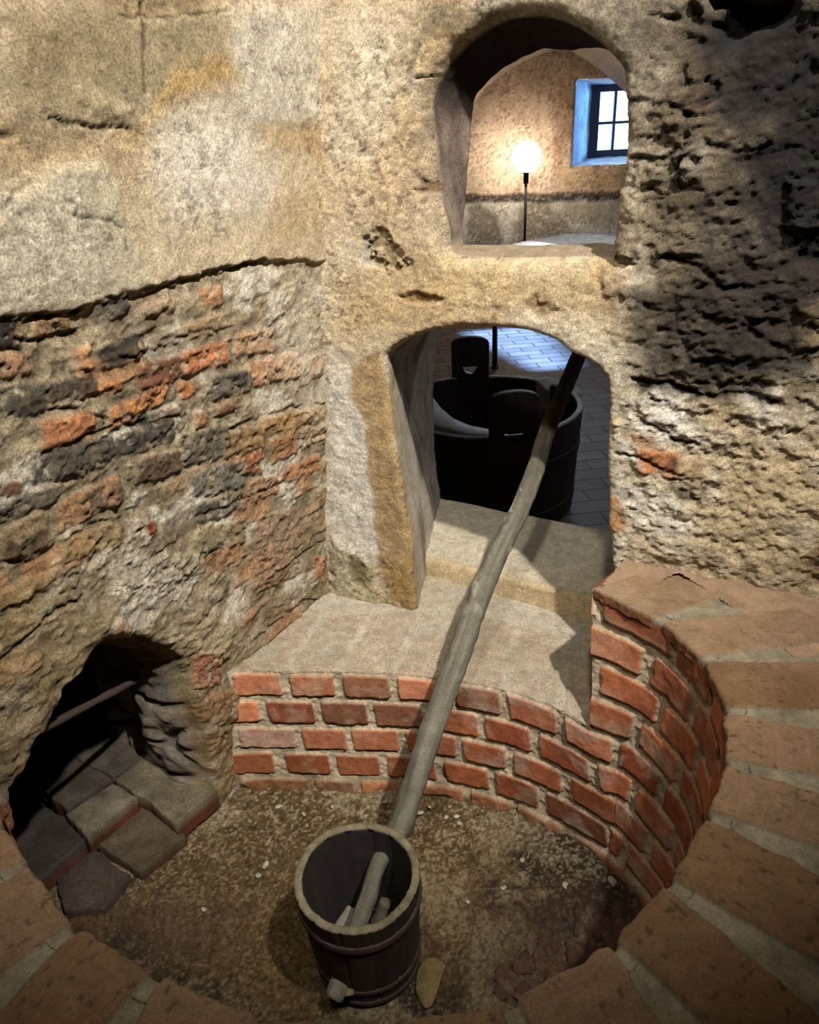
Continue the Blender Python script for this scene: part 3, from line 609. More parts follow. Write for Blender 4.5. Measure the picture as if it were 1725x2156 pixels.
# courses
CH = .0755
jA = s_at(at_z(705, 1440, ZL)[:2]); MOD = .128
def brick_field(u, v):
    n1 = fbm(u*30, v*30, oct=3, seed=51); n2 = fbm(u*90, v*90, oct=3, seed=52, gain=.6); n0 = fbm(u*6, v*6, oct=3, seed=53)
    vv = (ZR+.004-v+.003*n0)/CH                      # course number counted from the rim
    row = np.floor(vv); fv = vv-row
    up = row < 4
    off = np.where(row % 2 == 0, 0., .5)
    sh = np.select([row == 4, row == 5, row == 6, row == 7], [jA, jA+MOD*.5, jA+.0, jA+MOD*.58], jA)
    su = np.select([row == 0, row == 1, row == 2, row == 3], [sp+.137, sp+.088, sp+.132, sp+.088], jA+off*MOD)
    o = np.where(up, su, sh); uu = (u+.004*n0-o)/MOD; br = np.floor(uu); fu = uu-br
    bi = br.astype(np.int64); ri = row.astype(np.int64)
    hh = _h(bi, ri, 0, 55); h2 = _h(bi, ri, 1, 55); h3 = _h(bi, ri, 2, 55)
    jv = .105+.03*h2; ju = .065+.025*h3
    dv = np.minimum(fv-jv+.0, 1-jv*.9-fv)*CH; du = np.minimum(fu-ju, 1-ju-fu)*MOD
    rnd = .006; d = np.minimum(du, dv); dq = np.where((du < rnd) & (dv < rnd), rnd-np.hypot(rnd-du, rnd-dv), d)
    dq = dq+.0022*n1+.0012*n2
    m = sst(-.0006, .0022, dq)
    pal = np.array([srgb(182, 98, 60), srgb(196, 112, 72), srgb(168, 84, 48), srgb(150, 72, 42), srgb(188, 108, 76), srgb(134, 80, 56), srgb(172, 92, 54)])
    c = pal[(hh*6.99).astype(int)]
    c = np.where(((row == 4) & (u < sp))[:, None], (c*.6+srgb(205, 130, 92)*.4), c)
    c = np.where((row == 7)[:, None], c*.5+srgb(140, 68, 34)*.5, c)
    c = np.where(((row < 4) & (hh > .3))[:, None], c*.4+srgb(190, 102, 62)*.6, c)
    kwhite = ((row == 6) & (bi == -2)) | ((row == 6) & (bi == -1) & (hh > 2)) | ((row == 6) & (bi == 0) & (fu > 2))
    c = c*.84+(c@np.array([.3, .55, .15]))[:, None]*.18*np.array([1.1, .9, .5])
    c = c*(.72+.5*_h(bi, ri, 4, 55))[:, None]*(1+.2*n1+.2*n2)[:, None]
    w = kwhite*.85+.65*sst(.12, .4, fbm(u*17, v*20, oct=4, seed=56)+.15*(h2-.5))*(v < ZL+.06)*sst(jA+.1, jA+.5, u)+.25*sst(.2, .5, n1)*(1-(row == 7))
    w = np.clip(w, 0, .9)*(.75+.5*n2)
    c = c*(1-w[:, None])+srgb(176, 158, 142)[None]*w[:, None]
    mo = srgb(178, 162, 134)[None]*(1+.3*n2+.25*n1)[:, None]
    # mortar and bricks turn browner and darker towards the right
    st = (.45*sst(sp+.05, sp+.45, u))[:, None]; mo = mo*(1-st)+srgb(96, 66, 42)[None]*st; c = c*(1-st*.45)+srgb(110, 62, 36)[None]*st*.45
    smear = sst(.2, .42, fbm(u*11, v*14, oct=4, seed=57)+.2*(1-m)*1)*.6
    col = c*(m*(1-smear*.5))[:, None]+mo*(1-m*(1-smear*.5))[:, None]
    low = sst(ZF+.05, ZF-.005, v+.012*n1); col = col*(1-low[:, None]*.7)+srgb(110, 84, 52)[None]*low[:, None]*.7
    dsp = .0075*m*(1-.0*smear)+.0012*n1+.0010*n2+(1-m)*(.003*n2)+.002*(hh-.5)*m+.012*low*(.6+n1)
    return col, dsp
def pit_piece(us, vs):
    U, V = np.meshgrid(us, vs); P, Nn = pbase(U, V); col, dsp = brick_field(U.ravel(), V.ravel())
    return P.reshape(-1, 3)+Nn.reshape(-1, 3)*dsp[:, None], gfaces(*U.shape), col
pit = Parts()
pit.add(*pit_piece(np.arange(-.0, sp+.003, .0025), np.arange(ZF-.06, ZL+.0001, .0025)))
pit.add(*pit_piece(np.r_[np.arange(sp, sp+1.2, .003), np.arange(sp+1.21, Ltot, .012)], np.arange(ZF-.06, ZR-.012, .003)))
# end face of the high part, from the corner back to the wall
s0 = outline(np.array([sp]), np.array([-.9]))[0]
ys = np.linspace(0, 1, 40); zs = np.arange(ZL-.02, ZR-.012, .004); end_xy = np.array([.46, 1.31])
Uy, Zy = np.meshgrid(ys, zs); pc = outline(np.full(Zy.shape, sp), Zy); P = np.stack([pc[..., 0]*(1-Uy)+end_xy[0]*Uy, pc[..., 1]*(1-Uy)+end_xy[1]*Uy, Zy], -1)
col, dsp = brick_field((sp-Uy*.14).ravel(), Zy.ravel())
P = P.reshape(-1, 3); P[:, 0] -= dsp*np.clip(Uy.ravel()*20, 0, 1); pit.add(P, gfaces(*Uy.shape), col)
furn = empty('brick_furnace_pit', (ctr2[0], ctr2[1], ZF))
tag(furn, 'round sunken brick furnace pit with a wide coping of worn red bricks', 'furnace')
def child(name, me, mat, parent):
    me.transform(Matrix.Translation(-Vector(parent.location))); return link(name, me, mat, parent)
child('curved_brick_wall', pit.mesh('pit_wall'), BRK, furn)

# coping ring: polar relief
ang_px = [(1395, 1303), (1480, 1385), (1540, 1495), (1543, 1605), (1500, 1715), (1415, 1860), (1298, 1992), (1078, 2120), (820, 2175), (548, 2150), (318, 2060), (148, 1955), (41, 1822), (-5, 1735)]
ja = []
for x, y in ang_px:
    q = at_z(x, y, ZR)[:2]-ctr2; a = math.atan2(q[1], q[0]); ja.append(a if a < 1 else a-2*math.pi)
q = outline(np.array([sp+.002]), np.array([ZR]))[0]-ctr2; a0 = math.atan2(q[1], q[0])
ja = np.array([a0+.004]+ja+[ja[-1]-.2, ja[-1]-.4]); ja = np.sort(ja)
def r_in(a):
    rr = np.linalg.norm(hi-ctr2, axis=1); aa = np.arctan2(hi[:, 1]-ctr2[1], hi[:, 0]-ctr2[0]); aa = np.where(aa > 1.2, aa-2*math.pi, aa)
    k = int(np.searchsorted(seg, sp+.0)); rr = rr[k:]; aa = aa[k:]; o = np.argsort(aa); return np.interp(a, aa[o], rr[o])
NA = 1300; A = np.linspace(ja[0], a0, NA)
tt = np.r_[np.linspace(-.016, -.002, 6), np.linspace(0, .006, 5), np.arange(.009, .46, .003)]
AA, TT = np.meshgrid(A, tt)
idx = np.clip(np.searchsorted(ja, AA.ravel(), 'right')-1, 0, len(ja)-2); a_lo = ja[idx]; a_hi = ja[idx+1]; fa = (AA.ravel()-a_lo)/(a_hi-a_lo)
r0 = r_in(AA.ravel()); chord_mid = (a_lo+a_hi)/2
rl = r_in(a_lo); rh = r_in(a_hi); xl, yl, xh, yh = rl*np.cos(a_lo), rl*np.sin(a_lo), rh*np.cos(a_hi), rh*np.sin(a_hi)
rch = (xl*yh-yl*xh)/(np.cos(AA.ravel())*(yh-yl)-np.sin(AA.ravel())*(xh-xl))
hid = _h(idx, idx*0, 0, 77); hid2 = _h(idx, idx*0, 1, 77)
t = TT.ravel(); rad = np.maximum(t, 0); R = rch+.004*(hid-.5)-.007
n1 = fbm(AA.ravel()*18, t*30, oct=4, seed=81); n2 = fbm(AA.ravel()*60, t*110, oct=3, seed=82, gain=.6)
rr = R+rad; arc = rr*(AA.ravel()-a_lo); arc2 = rr*(a_hi-AA.ravel())
half = .065+.004*hid                                  # half width of a brick
centre = np.abs(rr*(AA.ravel()-chord_mid)-.0*t)
wj = np.minimum(.5*(a_hi-a_lo)*R-.006, half)
dq = wj-np.abs(rr*np.sin(AA.ravel()-chord_mid))+.0035*n1+.002*n2
late = (.25+.02*hid2)-rad                              # far end of the brick
dq = np.minimum(dq, late+.004*n1)
worn = sst(-.25, .15, AA.ravel()+.12*n1)               # smeared with mortar beside the wall
m = sst(-.001, .004, dq)
straw = vnoise(AA.ravel()*0+rr*30, np.abs(rr*np.sin(AA.ravel()-chord_mid))*1.+AA.ravel()*4, seed=83)
grain = vnoise(rr*420+2*n1, AA.ravel()*14, seed=84)*.6+vnoise(rr*900, AA.ravel()*20, seed=85)*.4
bc = np.array([srgb(144, 114, 82), srgb(152, 121, 90), srgb(138, 106, 74), srgb(148, 118, 88), srgb(134, 102, 70)])[(hid*4.99).astype(int)]
bc = bc*(1+.14*n1+.1*n2+.14*grain+.12*(hid2-.5))[:, None]
pits = sst(.45, .6, fbm(AA.ravel()*70, rr*110, oct=2, seed=86)); bc = bc*(1-.45*pits)[:, None]
bc = np.where((t < 0)[:, None], srgb(150, 96, 66)[None]*(1+.2*n1)[:, None], bc)
mc = srgb(128, 117, 96)[None]*(1+.3*n1+.3*n2)[:, None]
wm = (worn*(.35+.4*sst(-.2, .4, fbm(AA.ravel()*9, rr*12, oct=3, seed=87))))[:, None]
bc = bc*.68
bc = np.where((t > 0)[:, None], bc*(1-wm)+srgb(140, 116, 92)[None]*(1+.2*n1)[:, None]*wm, bc)
col = bc*m[:, None]+mc*(1-m)[:, None]
z = ZR-.006*(1-m)+.0025*n1*1.2+.0014*n2+.0012*grain*m+.003*(hid-.5)-.002*pits
z = z+np.where(t < 0, t, 0)
bev = .007; z = z-np.where(t >= 0, bev*(1-np.sqrt(np.clip(1-np.clip(1-rad/bev, 0, 1)**2, 0, 1))), bev)
Rr = rr+(1-m)*.004*(t < .03)+.0015*n2+.0035*fbm(AA.ravel()*25, AA.ravel()*0, oct=3, seed=88)
P = np.stack([ctr2[0]+Rr*np.cos(AA.ravel()), ctr2[1]+Rr*np.sin(AA.ravel()), z], -1)
cp = Parts(); cp.add(P, gfaces(*AA.shape)[:, ::-1], col)
# outer drop of the ring on the room side
Ao = np.linspace(ja[0], -.6, 200); zo = np.linspace(ZR, -1.57, 20); a2, z2 = np.meshgrid(Ao, zo); ro = r_in(a2)+.455
P = np.stack([ctr2[0]+ro*np.cos(a2), ctr2[1]+ro*np.sin(a2), z2], -1).reshape(-1, 3)
cp.add(P, gfaces(*a2.shape), srgb(150, 120, 92)*(1+.2*fbm(a2.ravel()*20, z2.ravel()*20, seed=3))[:, None])
child('coping', cp.mesh('coping'), COP, furn)
# fill between the coping, its end and the right hand wall
Xg, Yg = np.meshgrid(np.arange(.30, 1.25, .004), np.arange(.55, 1.42, .004))
rg = np.hypot(Xg-ctr2[0], Yg-ctr2[1]); ag = np.arctan2(Yg-ctr2[1], Xg-ctr2[0])
n1 = fbm(Xg.ravel()*14, Yg.ravel()*14, oct=4, seed=91); n2 = fbm(Xg.ravel()*60, Yg.ravel()*60, oct=3, seed=92)
ex = end_xy-s0; side = (Xg-s0[0])*ex[1]-(Yg-s0[1])*ex[0]
okk = (side > -.0012) & (rg > r_in(np.minimum(ag, a0-.01))+np.where(ag < a0-.10, .14, .010)) & (ag < 1.2)
P = np.stack([Xg.ravel(), Yg.ravel(), ZR-.004+.003*n1+.0015*n2-.003*(~(ag.ravel() > a0-.02))+.012*sst(-.10, .0, Yg.ravel()-fwall_y(Xg.ravel()))], -1)
Fc = gfaces(*Xg.shape); Fc = Fc[okk.ravel()[Fc].all(1)]
P2, F2, c2 = drop_unused(P, Fc, srgb(140, 114, 90)*(1+.2*n1+.2*n2)[:, None])
child('coping_infill', mesh('infill', P2, F2, c2), COP, furn)

# ledge in front of the lower opening, and the raised sill block
sl = np.arange(0, sp+.03, .003); tl = np.r_[np.linspace(0, .02, 8), np.arange(.024, 1.0001, .008)]
Us, Ts = np.meshgrid(sl, tl); fr = outline(Us, np.full(Us.shape, ZL)); fr = fr+np.stack([0*Us, 0*Us], -1)
bk = np.stack([-.30+(Us/sp)*.78, np.full(Us.shape, 1.86)-(Us/sp)*.26], -1)
XY = fr*(1-Ts[..., None])+bk*Ts[..., None]; x = XY[..., 0].ravel(); y = XY[..., 1].ravel()
n1 = fbm(x*14, y*14, oct=4, seed=101); n2 = fbm(x*60, y*60, oct=4, seed=102, gain=.6)
dE = np.linalg.norm(XY-fr, axis=-1).ravel()
bu = (Us.ravel()-jA)/MOD; fb = bu-np.floor(bu); jm = sst(.07, .11, np.minimum(fb, 1-fb)+.02*n2)*sst(.26, .22, dE+.02*n1)
col = srgb(188, 176, 154)[None]*(1+.16*n1+.2*n2)[:, None]
faint = (jm*.42*sst(-.3, .4, n1+.3))[:, None]; col = col*(1-faint)+srgb(166, 136, 108)[None]*faint
dirt = sst(.1, .5, fbm(x*5, y*5, oct=3, seed=103)+.2*n2)[:, None]*.4; col = col*(1-dirt)+srgb(160, 140, 108)[None]*dirt
z = ZL+.003*n1+.0012*n2+.0015*jm-.006*(1-np.sqrt(np.clip(1-np.clip(1-dE/.006, 0, 1)**2, 0, 1)))
P = np.stack([x, y, z], -1); child('ledge', mesh('ledge', P, gfaces(*Us.shape), col), MAS, furn)
# sill block
A1, B1 = np.array([.030, 1.770]), np.array([.450, 1.475]); dA, dB = np.array([.103, 2.14]), np.array([.556, 1.815])
A1e = A1+(A1-B1)*.12; B1e = B1+(B1-A1)*.25; dAe = dA+(dA-dB)*.12; dBe = dB+(dB-dA)*.25
us_ = np.linspace(0, 1, 170); tv = np.r_[np.linspace(-.6, 0, 14), np.linspace(.006, 1, 120), np.linspace(1.03, 1.6, 10)]
Us, Tv = np.meshgrid(us_, tv); tc_ = np.clip(Tv, 0, 1)[..., None]
f_ = A1e*(1-Us[..., None])+B1e*Us[..., None]; b_ = dAe*(1-Us[..., None])+dBe*Us[..., None]
XY = f_*(1-tc_)+b_*tc_; x = XY[..., 0].ravel(); y = XY[..., 1].ravel(); n1 = fbm(x*10, y*10, oct=4, seed=111); n2 = fbm(x*50, y*50, oct=3, seed=112)
zt = -1.052+.042*Us.ravel()
tvr = Tv.ravel(); z = zt+.005*n1+.001*n2-.012*(1-np.sqrt(np.clip(1-np.clip(1-np.clip(tvr, 0, 1)/.035, 0, 1)**2, 0, 1)))
z = np.where(tvr < 0, zt-.012+tvr*.16, z); z = np.where(tvr > 1, zt-(tvr-1)*.9, z)
y = y-np.where(tvr < 0, .0+.010*n1+(-tvr)*.02, 0)
col = srgb(206, 192, 164)[None]*(1+.1*n1+.08*n2)[:, None]
fr_ = (tvr < .06)[:, None]*.5; col = col*(1-fr_)+srgb(196, 164, 108)[None]*fr_
child('sill_block', mesh('sill', np.stack([x, y, z], -1), gfaces(*Us.shape), col), MAS, furn)

# ------------------------------------------------------------------ gravel floor of the pit
Xg, Yg = np.meshgrid(np.arange(-1.02, .62, .003), np.arange(.3, 1.42, .003)); x = Xg.ravel(); y = Yg.ravel()
n0 = fbm(x*3, y*3, oct=3, seed=120); n1 = fbm(x*12, y*12, oct=4, seed=121); n2 = fbm(x*50, y*50, oct=3, seed=122, gain=.7)
d1, d2, cid = worley(x*110, y*110, 123); grit = sst(.0, .5, d2-d1)*(cid-.2)
d1b, d2b, cidb = worley(x*42, y*42, 124); lump = sst(.02, .35, d2b-d1b)
rubble_c = at_z(1180, 2030, ZF)[:2]; rb = sst(.22, .06, np.hypot((x-rubble_c[0])*.8, y-rubble_c[1])+.05*n1)
rb = np.maximum(rb, sst(.12, .03, np.hypot((x-at_z(330, 1960, ZF)[0])*.5, y-at_z(330, 1960, ZF)[1])+.04*n1)*.8)
z = ZF+.010*n0+.006*n1+.002*n2+.0035*grit+rb*(.014*lump*(.3+cidb))
col = srgb(136, 108, 66)[None]*(1+.3*n1+.35*n2)[:, None]
dk = sst(-.05, .4, n0+.45*n1+.1)[:, None]*.85; col = col*(1-dk)+srgb(70, 52, 32)[None]*dk
lt = sst(.05, .45, fbm(x*6, y*6, oct=4, seed=126)+.5*n1+.25*n2)[:, None]*.75; col = col*(1-lt)+srgb(180, 158, 116)[None]*lt
ws = fbm(x*170, y*170, oct=2, seed=127, gain=.9); wg = (sst(.16, .4, ws+.25*n1)*(.35+.65*sst(.95, 1.25, y)))[:, None]*.8; col = col*(1-wg)+srgb(214, 198, 168)[None]*wg
col = col*(1-.5*sst(.1, .35, -ws))[:, None]*.70
col = col*(1-rb[:, None]*.5)+srgb(100, 74, 60)[None]*(.6+.5*cidb)[:, None]*rb[:, None]*.5
link('floor', mesh('pit_floor', np.stack([x, y, z], -1), gfaces(*Xg.shape), col), GRAV, None, 'structure')
def stone(name, loc, sz, col, seed, el=(1, 1, 1), rot=0., mat=GRAV, n=14):
    th = np.linspace(0.02, np.pi-.02, n); ph = np.arange(n*2)*np.pi/n; T, Pp = np.meshgrid(th, ph, indexing='ij')
    d = np.stack([np.sin(T)*np.cos(Pp), np.sin(T)*np.sin(Pp), np.cos(T)], -1).reshape(-1, 3)
    nn = fbm(d[:, 0]*1.4+seed*3.7, d[:, 1]*1.4, d[:, 2]*1.4+9, oct=3, seed=seed)
    # facet by clipping with random planes
    r = np.ones(len(d))*(1+.3*nn)
    rg = np.random.default_rng(seed)
    for k in range(9):
        q = rg.normal(size=3); q /= np.linalg.norm(q); c = d@q; lim = .62+.25*rg.random(); r = np.where(c > .05, np.minimum(r, lim/np.maximum(c, .05)), r)
    V = d*r[:, None]*np.array(el)*sz
    cc = np.asarray(col)[None]*(1+.25*nn)[:, None]
    me = mesh(name, V, gfaces(n, n*2, True)[:, ::-1], cc); o = link(name, me, mat); o.location = loc; o.rotation_euler = (0, 0, rot); return o
pebs = [(962, 1720, .007), (940, 1722, .006), (968, 1735, .006), (813, 1688, .006), (905, 1700, .005), (885, 1712, .008), (1290, 1858, .013), (1210, 1812, .006), (1100, 1812, .006), (640, 1715, .006), (585, 1700, .007), (700, 1700, .005), (545, 1845, .007), (560, 1822, .009), (430, 1915, .006), (310, 1940, .006), (252, 1968, .007), (1060, 1870, .006), (1190, 1865, .009), (985, 1900, .005)]
for i, (px, py, sz) in enumerate(pebs):
    p = at_z(px, py, ZF+.002); o = stone('pebble', (p[0], p[1], ZF+.004), sz, srgb(216, 204, 186), 200+i, (1.2, .8, .7), i*1.3, n=8)
    tag(o, 'small pale pebble scattered on the gritty pit floor', 'pebble', 'pale pebbles on the pit floor')
for i in range(46):
    a, b = rng.random(2); px = 1050+a*260; py = 2085-(a*.9)*150+(b-.5)*90-5
    p = at_z(px, py, ZF+.004); sz = .010+.009*rng.random()
    if np.hypot(p[0]-ctr2[0], p[1]-ctr2[1]) > .50: continue
    o = stone('rubble_stone', (p[0], p[1], ZF+.008), sz, srgb(112, 82, 66)*(.7+.5*rng.random()), 300+i, (1.1, .8, .7), i*.9, n=9)
    tag(o, 'dark reddish rubble stone heaped by the lower right edge of the pit floor', 'stone', 'dark rubble stones at the right of the pit')
p = at_z(903, 2068, ZF+.01)
o = stone('stone', (p[0], p[1], ZF+.016), .032, srgb(142, 122, 78), 11, (.85, 1.55, .6), -.25, n=26); tag(o, 'olive brown angular stone lying beside the wooden scoop bucket', 'stone')
# paving at the mouth of the stoke hole
pav = empty('stone_paving', tuple(at_z(240, 1760, -1.39))); tag(pav, 'worn grey paving slabs stepping down from the dark stoke hole', 'paving')
slabs = [([(55, 1632), (143, 1588), (234, 1637), (140, 1705)], -1.352, (116, 106, 96)), ([(145, 1586), (208, 1540), (312, 1588), (237, 1636)], -1.352, (124, 114, 102)), ([(240, 1640), (310, 1584), (415, 1611), (457, 1663), (367, 1735), (318, 1690)], -1.355, (150, 140, 116)),
         ([(138, 1715), (240, 1646), (288, 1676), (184, 1764)], -1.345, (162, 152, 134)), ([(201, 1775), (289, 1694), (392, 1757), (292, 1838)], -1.39, (122, 108, 88)), ([(118, 1853), (198, 1787), (274, 1842), (215, 1913), (136, 1917)], -1.395, (104, 90, 78)), ([(30, 1663), (134, 1718), (180, 1770), (81, 1855), (30, 1840)], -1.37, (98, 90, 84)), ([(60, 1590), (145, 1540), (200, 1535), (140, 1585), (58, 1628)], -1.36, (90, 82, 76))]
for k, (pp, Z, c) in enumerate(slabs):
    q = np.array([at_z(x, y, Z)[:2] for x, y in pp]); cen = q.mean(0); n = 90; o = resample(q, n, True); o = o+.004*np.stack([fbm(np.arange(n)*.3, np.zeros(n)+k, oct=3, seed=k), fbm(np.arange(n)*.3, np.zeros(n)+k+9, oct=3, seed=k)], 1)
    rings = []; cols = []
    for s, dz in ((1., -.055), (1.0, -.03), (1.0, -.010), (.992, -.003), (.975, 0), (.93, 0), (.86, 0), (.78, 0), (.68, 0), (.57, 0), (.45, 0), (.33, 0), (.2, 0), (.08, 0), (.001, 0)):
        R = cen+(o-cen)*s; nz = fbm(R[:, 0]*22, R[:, 1]*22, oct=4, seed=130); rings.append(np.c_[R, Z+dz+.005*nz])
        cols.append(np.array([.56, .52, .47])*srgb(*(c if dz > -.02 else (130, 74, 50)))[None]*(1+.5*fbm(R[:, 0]*30, R[:, 1]*30, oct=4, seed=131+k))[:, None])
    V, Fc, cc = loft(rings, cols); child('slab', mesh('slab', V, Fc, cc), MAS, pav)
# iron bar across the stoke hole
def bar_pt(x, y, d):   # on a plane parallel to the left wall, d behind it
    o = np.array([cx[1], fwall_y(cx[1]), 0])+inn*d; r = ray(x, y); return r*(o@inn)/(r@inn)
pA, pB = bar_pt(85, 1538, .03), bar_pt(312, 1418, .17)
V, Fc = tube(np.array([pA+(pB-pA)*t for t in np.linspace(0, 1, 30)]), .0075, 12, True, .18, 5)
o = link('iron_bar', mesh('bar', V, Fc), RUST); tag(o, 'thin rusty iron bar fixed across the dark stoke hole', 'bar')

# ------------------------------------------------------------------ long handled scoop: staved bucket on a pole
bc_ = np.array([-.122, .850]); ZB, ZT = ZF+.012, -1.12
scoop = empty('scoop_bucket', (bc_[0], bc_[1], ZB)); tag(scoop, 'dark staved wooden scoop bucket on a long pole, standing on the pit floor', 'scoop')
NS = 14
def bucket(r_bot, r_top, z0, z1, th, ns_, colo, coli, colr, seed, zb=None, wob=.0):
    """hollow staved vessel: outside, rim, inside, base; staves read as shallow grooves"""
    P_ = Parts(); n = ns_*16; a = np.arange(n)*2*np.pi/n; g = (a/(2*np.pi)*ns_) % 1; gr = -.0022*(1-sst(.0, .08, np.minimum(g, 1-g)))
    rimw = wob*fbm(np.cos(a)*2+5, np.sin(a)*2, oct=3, seed=seed)
    rr = []; cc = []
    sid = np.floor(a/(2*np.pi)*ns_).astype(int); sh = .8+.4*_h(sid, sid*0, 0, seed)
    def ring(r, z, c, k, top=0.):
        nn = fbm(np.cos(a)*r*90+3, np.sin(a)*r*90, np.full(n, z*14), oct=3, seed=seed+3)
        R = r+k*gr+.0012*nn
        rr.append(np.stack([np.cos(a)*R, np.sin(a)*R, z+top*rimw], -1)); cc.append(c[None]*(sh*(1+.45*nn))[:, None])
    H = z1-z0
    ring(.001, z0, colo, 0); ring(r_bot*.95, z0, colo, 1)
    for t in np.linspace(0, 1, 60): ring(r_bot+(r_top-r_bot)*t, z0+H*t*.985, colo, 1, sst(.7, 1, t))
    for t in np.linspace(0, 1, 10): q = math.pi*t; ring(r_top-th/2+math.cos(q)*th/2, z1-.004+math.sin(q)*.005, colr, .8, 1)
    zi = zb if zb else z0+.02
    for t in np.linspace(0, 1, 40): z = z1-.004+(zi-z1+.004)*t; ring(r_bot+(r_top-r_bot)*(z-z0)/H-th, z, coli, -.6, 1-sst(0, .3, t))
    rb_ = r_bot+(r_top-r_bot)*(zi-z0)/H-th
    for s in (.97, .8, .6, .4, .2, .002): ring(rb_*s, zi, coli*1.5, 0)
    return np.vstack(rr), gfaces(len(rr), n, True), np.vstack(cc)
V, Fc, cc = bucket(.096, .108, 0, ZT-ZB, .014, NS, srgb(54, 40, 32), srgb(54, 46, 42), srgb(118, 108, 84), 140, None, .006)
link('bucket_body', mesh('bucket', V, Fc[:, ::-1], cc), WOODG, scoop)
def hoop(z, hgt, r, th, name, col, parent, tilt=0.):
    n = 120; a = np.arange(n)*2*np.pi/n; rings = []
    for (dr, dz) in ((-.004, 0), (th, .001), (th+.0006, hgt*.2), (th+.001, hgt*.5), (th+.0006, hgt*.8), (th, hgt-.001), (-.004, hgt)):
        rings.append(np.stack([np.cos(a)*(r+dr), np.sin(a)*(r+dr), z+dz+tilt*np.sin(a)], -1))
    nn = fbm(np.tile(np.cos(a)*12, 7), np.tile(np.sin(a)*12, 7), oct=4, seed=int(z*1000) % 97)
    return link(name, mesh(name, np.vstack(rings), gfaces(7, n, True), col[None]*(1+.4*nn)[:, None]), WOODG, parent)
hoop(.222, .022, .1050, .0035, 'hoop', srgb(70, 54, 46), scoop, .004); hoop(.052, .016, .0978, .003, 'hoop', srgb(66, 50, 42), scoop); hoop(.008, .016, .0963, .003, 'hoop', srgb(62, 46, 40), scoop)
# the pole: one stick through the bucket, up over the sill and under the arch
pA = at_y(800, 1818, .938); pB = at_y(712, 2085, .785)
for o in scoop.children:
    n_ = len(o.data.vertices); a_ = np.empty(n_*3); o.data.vertices.foreach_get('co', a_); a_ = a_.reshape(-1, 3); a_[:, 1] += .040*(1-a_[:, 2]/(ZT-ZB)); o.data.vertices.foreach_set('co', a_.ravel()); o.data.update()
dz_ = (pA[2]-pB[2])/(pA[1]-pB[1])
def on_pole(x, y): # plane Z = pA.z + dz (Y - pA.y)
    d = ray(x, y); return d*(pA[2]-dz_*pA[1])/(d[2]-dz_*d[1])
pole_px = [(703, 2098, 40), (712, 2078, 42), (735, 2010, 40), (757, 1940, 38), (780, 1875, 36), (797, 1818, 36), (843, 1738, 50), (872, 1650, 50), (906, 1545, 51), (948, 1430, 51), (978, 1345, 50), (1012, 1250, 47), (1050, 1162, 45), (1088, 1088, 41), (1122, 1005, 38), (1150, 915, 36), (1178, 845, 34), (1208, 775, 32), (1232, 715, 30), (1250, 660, 29)]
pp = []
for x, y, w in pole_px:
    P = on_pole(x, y); pp.append([*P, w/2*(P@FW)/F])
pp = smooth_line(np.array(pp), 230)
V, Fc = tube(pp[:, :3]-np.array([*bc_, ZB]), pp[:, 3], 22, True, .10, 8)
k = np.arange(len(V)); a_ = (k % 22)/22*2*np.pi; l_ = (k//22)
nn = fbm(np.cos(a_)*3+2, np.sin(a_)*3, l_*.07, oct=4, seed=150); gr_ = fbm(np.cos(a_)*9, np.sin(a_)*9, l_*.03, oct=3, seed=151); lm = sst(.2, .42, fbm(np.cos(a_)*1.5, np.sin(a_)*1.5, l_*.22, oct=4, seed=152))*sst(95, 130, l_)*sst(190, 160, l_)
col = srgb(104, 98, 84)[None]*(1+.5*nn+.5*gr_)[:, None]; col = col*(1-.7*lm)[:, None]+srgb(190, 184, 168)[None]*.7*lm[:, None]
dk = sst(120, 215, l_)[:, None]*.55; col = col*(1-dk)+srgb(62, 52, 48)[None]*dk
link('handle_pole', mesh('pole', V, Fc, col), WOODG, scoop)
# split wedge in the end of the pole where it comes out of the bucket
e0 = pp[2, :3]-np.array([*bc_, ZB])
V, Fc = tube(np.array([e0+np.array([.018, .014, .006]), e0+np.array([.021, -.008, -.008])]), .009, 8, True, .2, 3)
link('wedge', mesh('wedge', V, Fc, np.tile(srgb(120, 110, 84), (len(V), 1))), WOODG, scoop, None)['label'] = 'pale wooden wedge beside the pole end'
# chips lying in the bucket
def plank(name, pts, th, col, seed):
    q = np.array(pts, float); n = 40; o = resample(q, n, True); c = o.mean(0); nrm = np.cross(q[1]-q[0], q[2]-q[1]); nrm /= np.linalg.norm(nrm)
    if nrm[2] < 0: nrm = -nrm
    rings = [c+(o-c)*.01-nrm*th, o-nrm*th, o-nrm*th*.2, c+(o-c)*.96, c+(o-c)*.5, c+(o-c)*.01]
    return mesh(name, np.vstack(rings), gfaces(6, n, True), np.vstack([np.tile(col, (n, 1))*(1+.3*fbm(r[:, 0]*60, r[:, 1]*60, oct=3, seed=seed))[:, None] for r in rings]))
zc = ZB+.045
o = link('wood_scrap', plank('scrap', [at_z(700, 1952, zc), at_z(732, 1905, zc+.02), at_z(752, 1915, zc+.02), at_z(745, 1965, zc)], .012, srgb(132, 124, 110), 4), WOODG); tag(o, 'pale flat wood scrap lying in the scoop bucket, left of the pole', 'wood scrap')
v1, v2 = at_z(812, 1898, zc+.06), at_z(788, 1965, zc+.0)
V, Fc = tube(np.array([v1+(v2-v1)*t for t in np.linspace(0, 1, 12)]), .013, 10, True, .2, 9)
o = link('wood_block', mesh('block', V, Fc, np.tile(srgb(92, 82, 64), (len(V), 1))), WOODG); tag(o, 'dark wooden block resting in the scoop bucket, right of the pole', 'wood block')

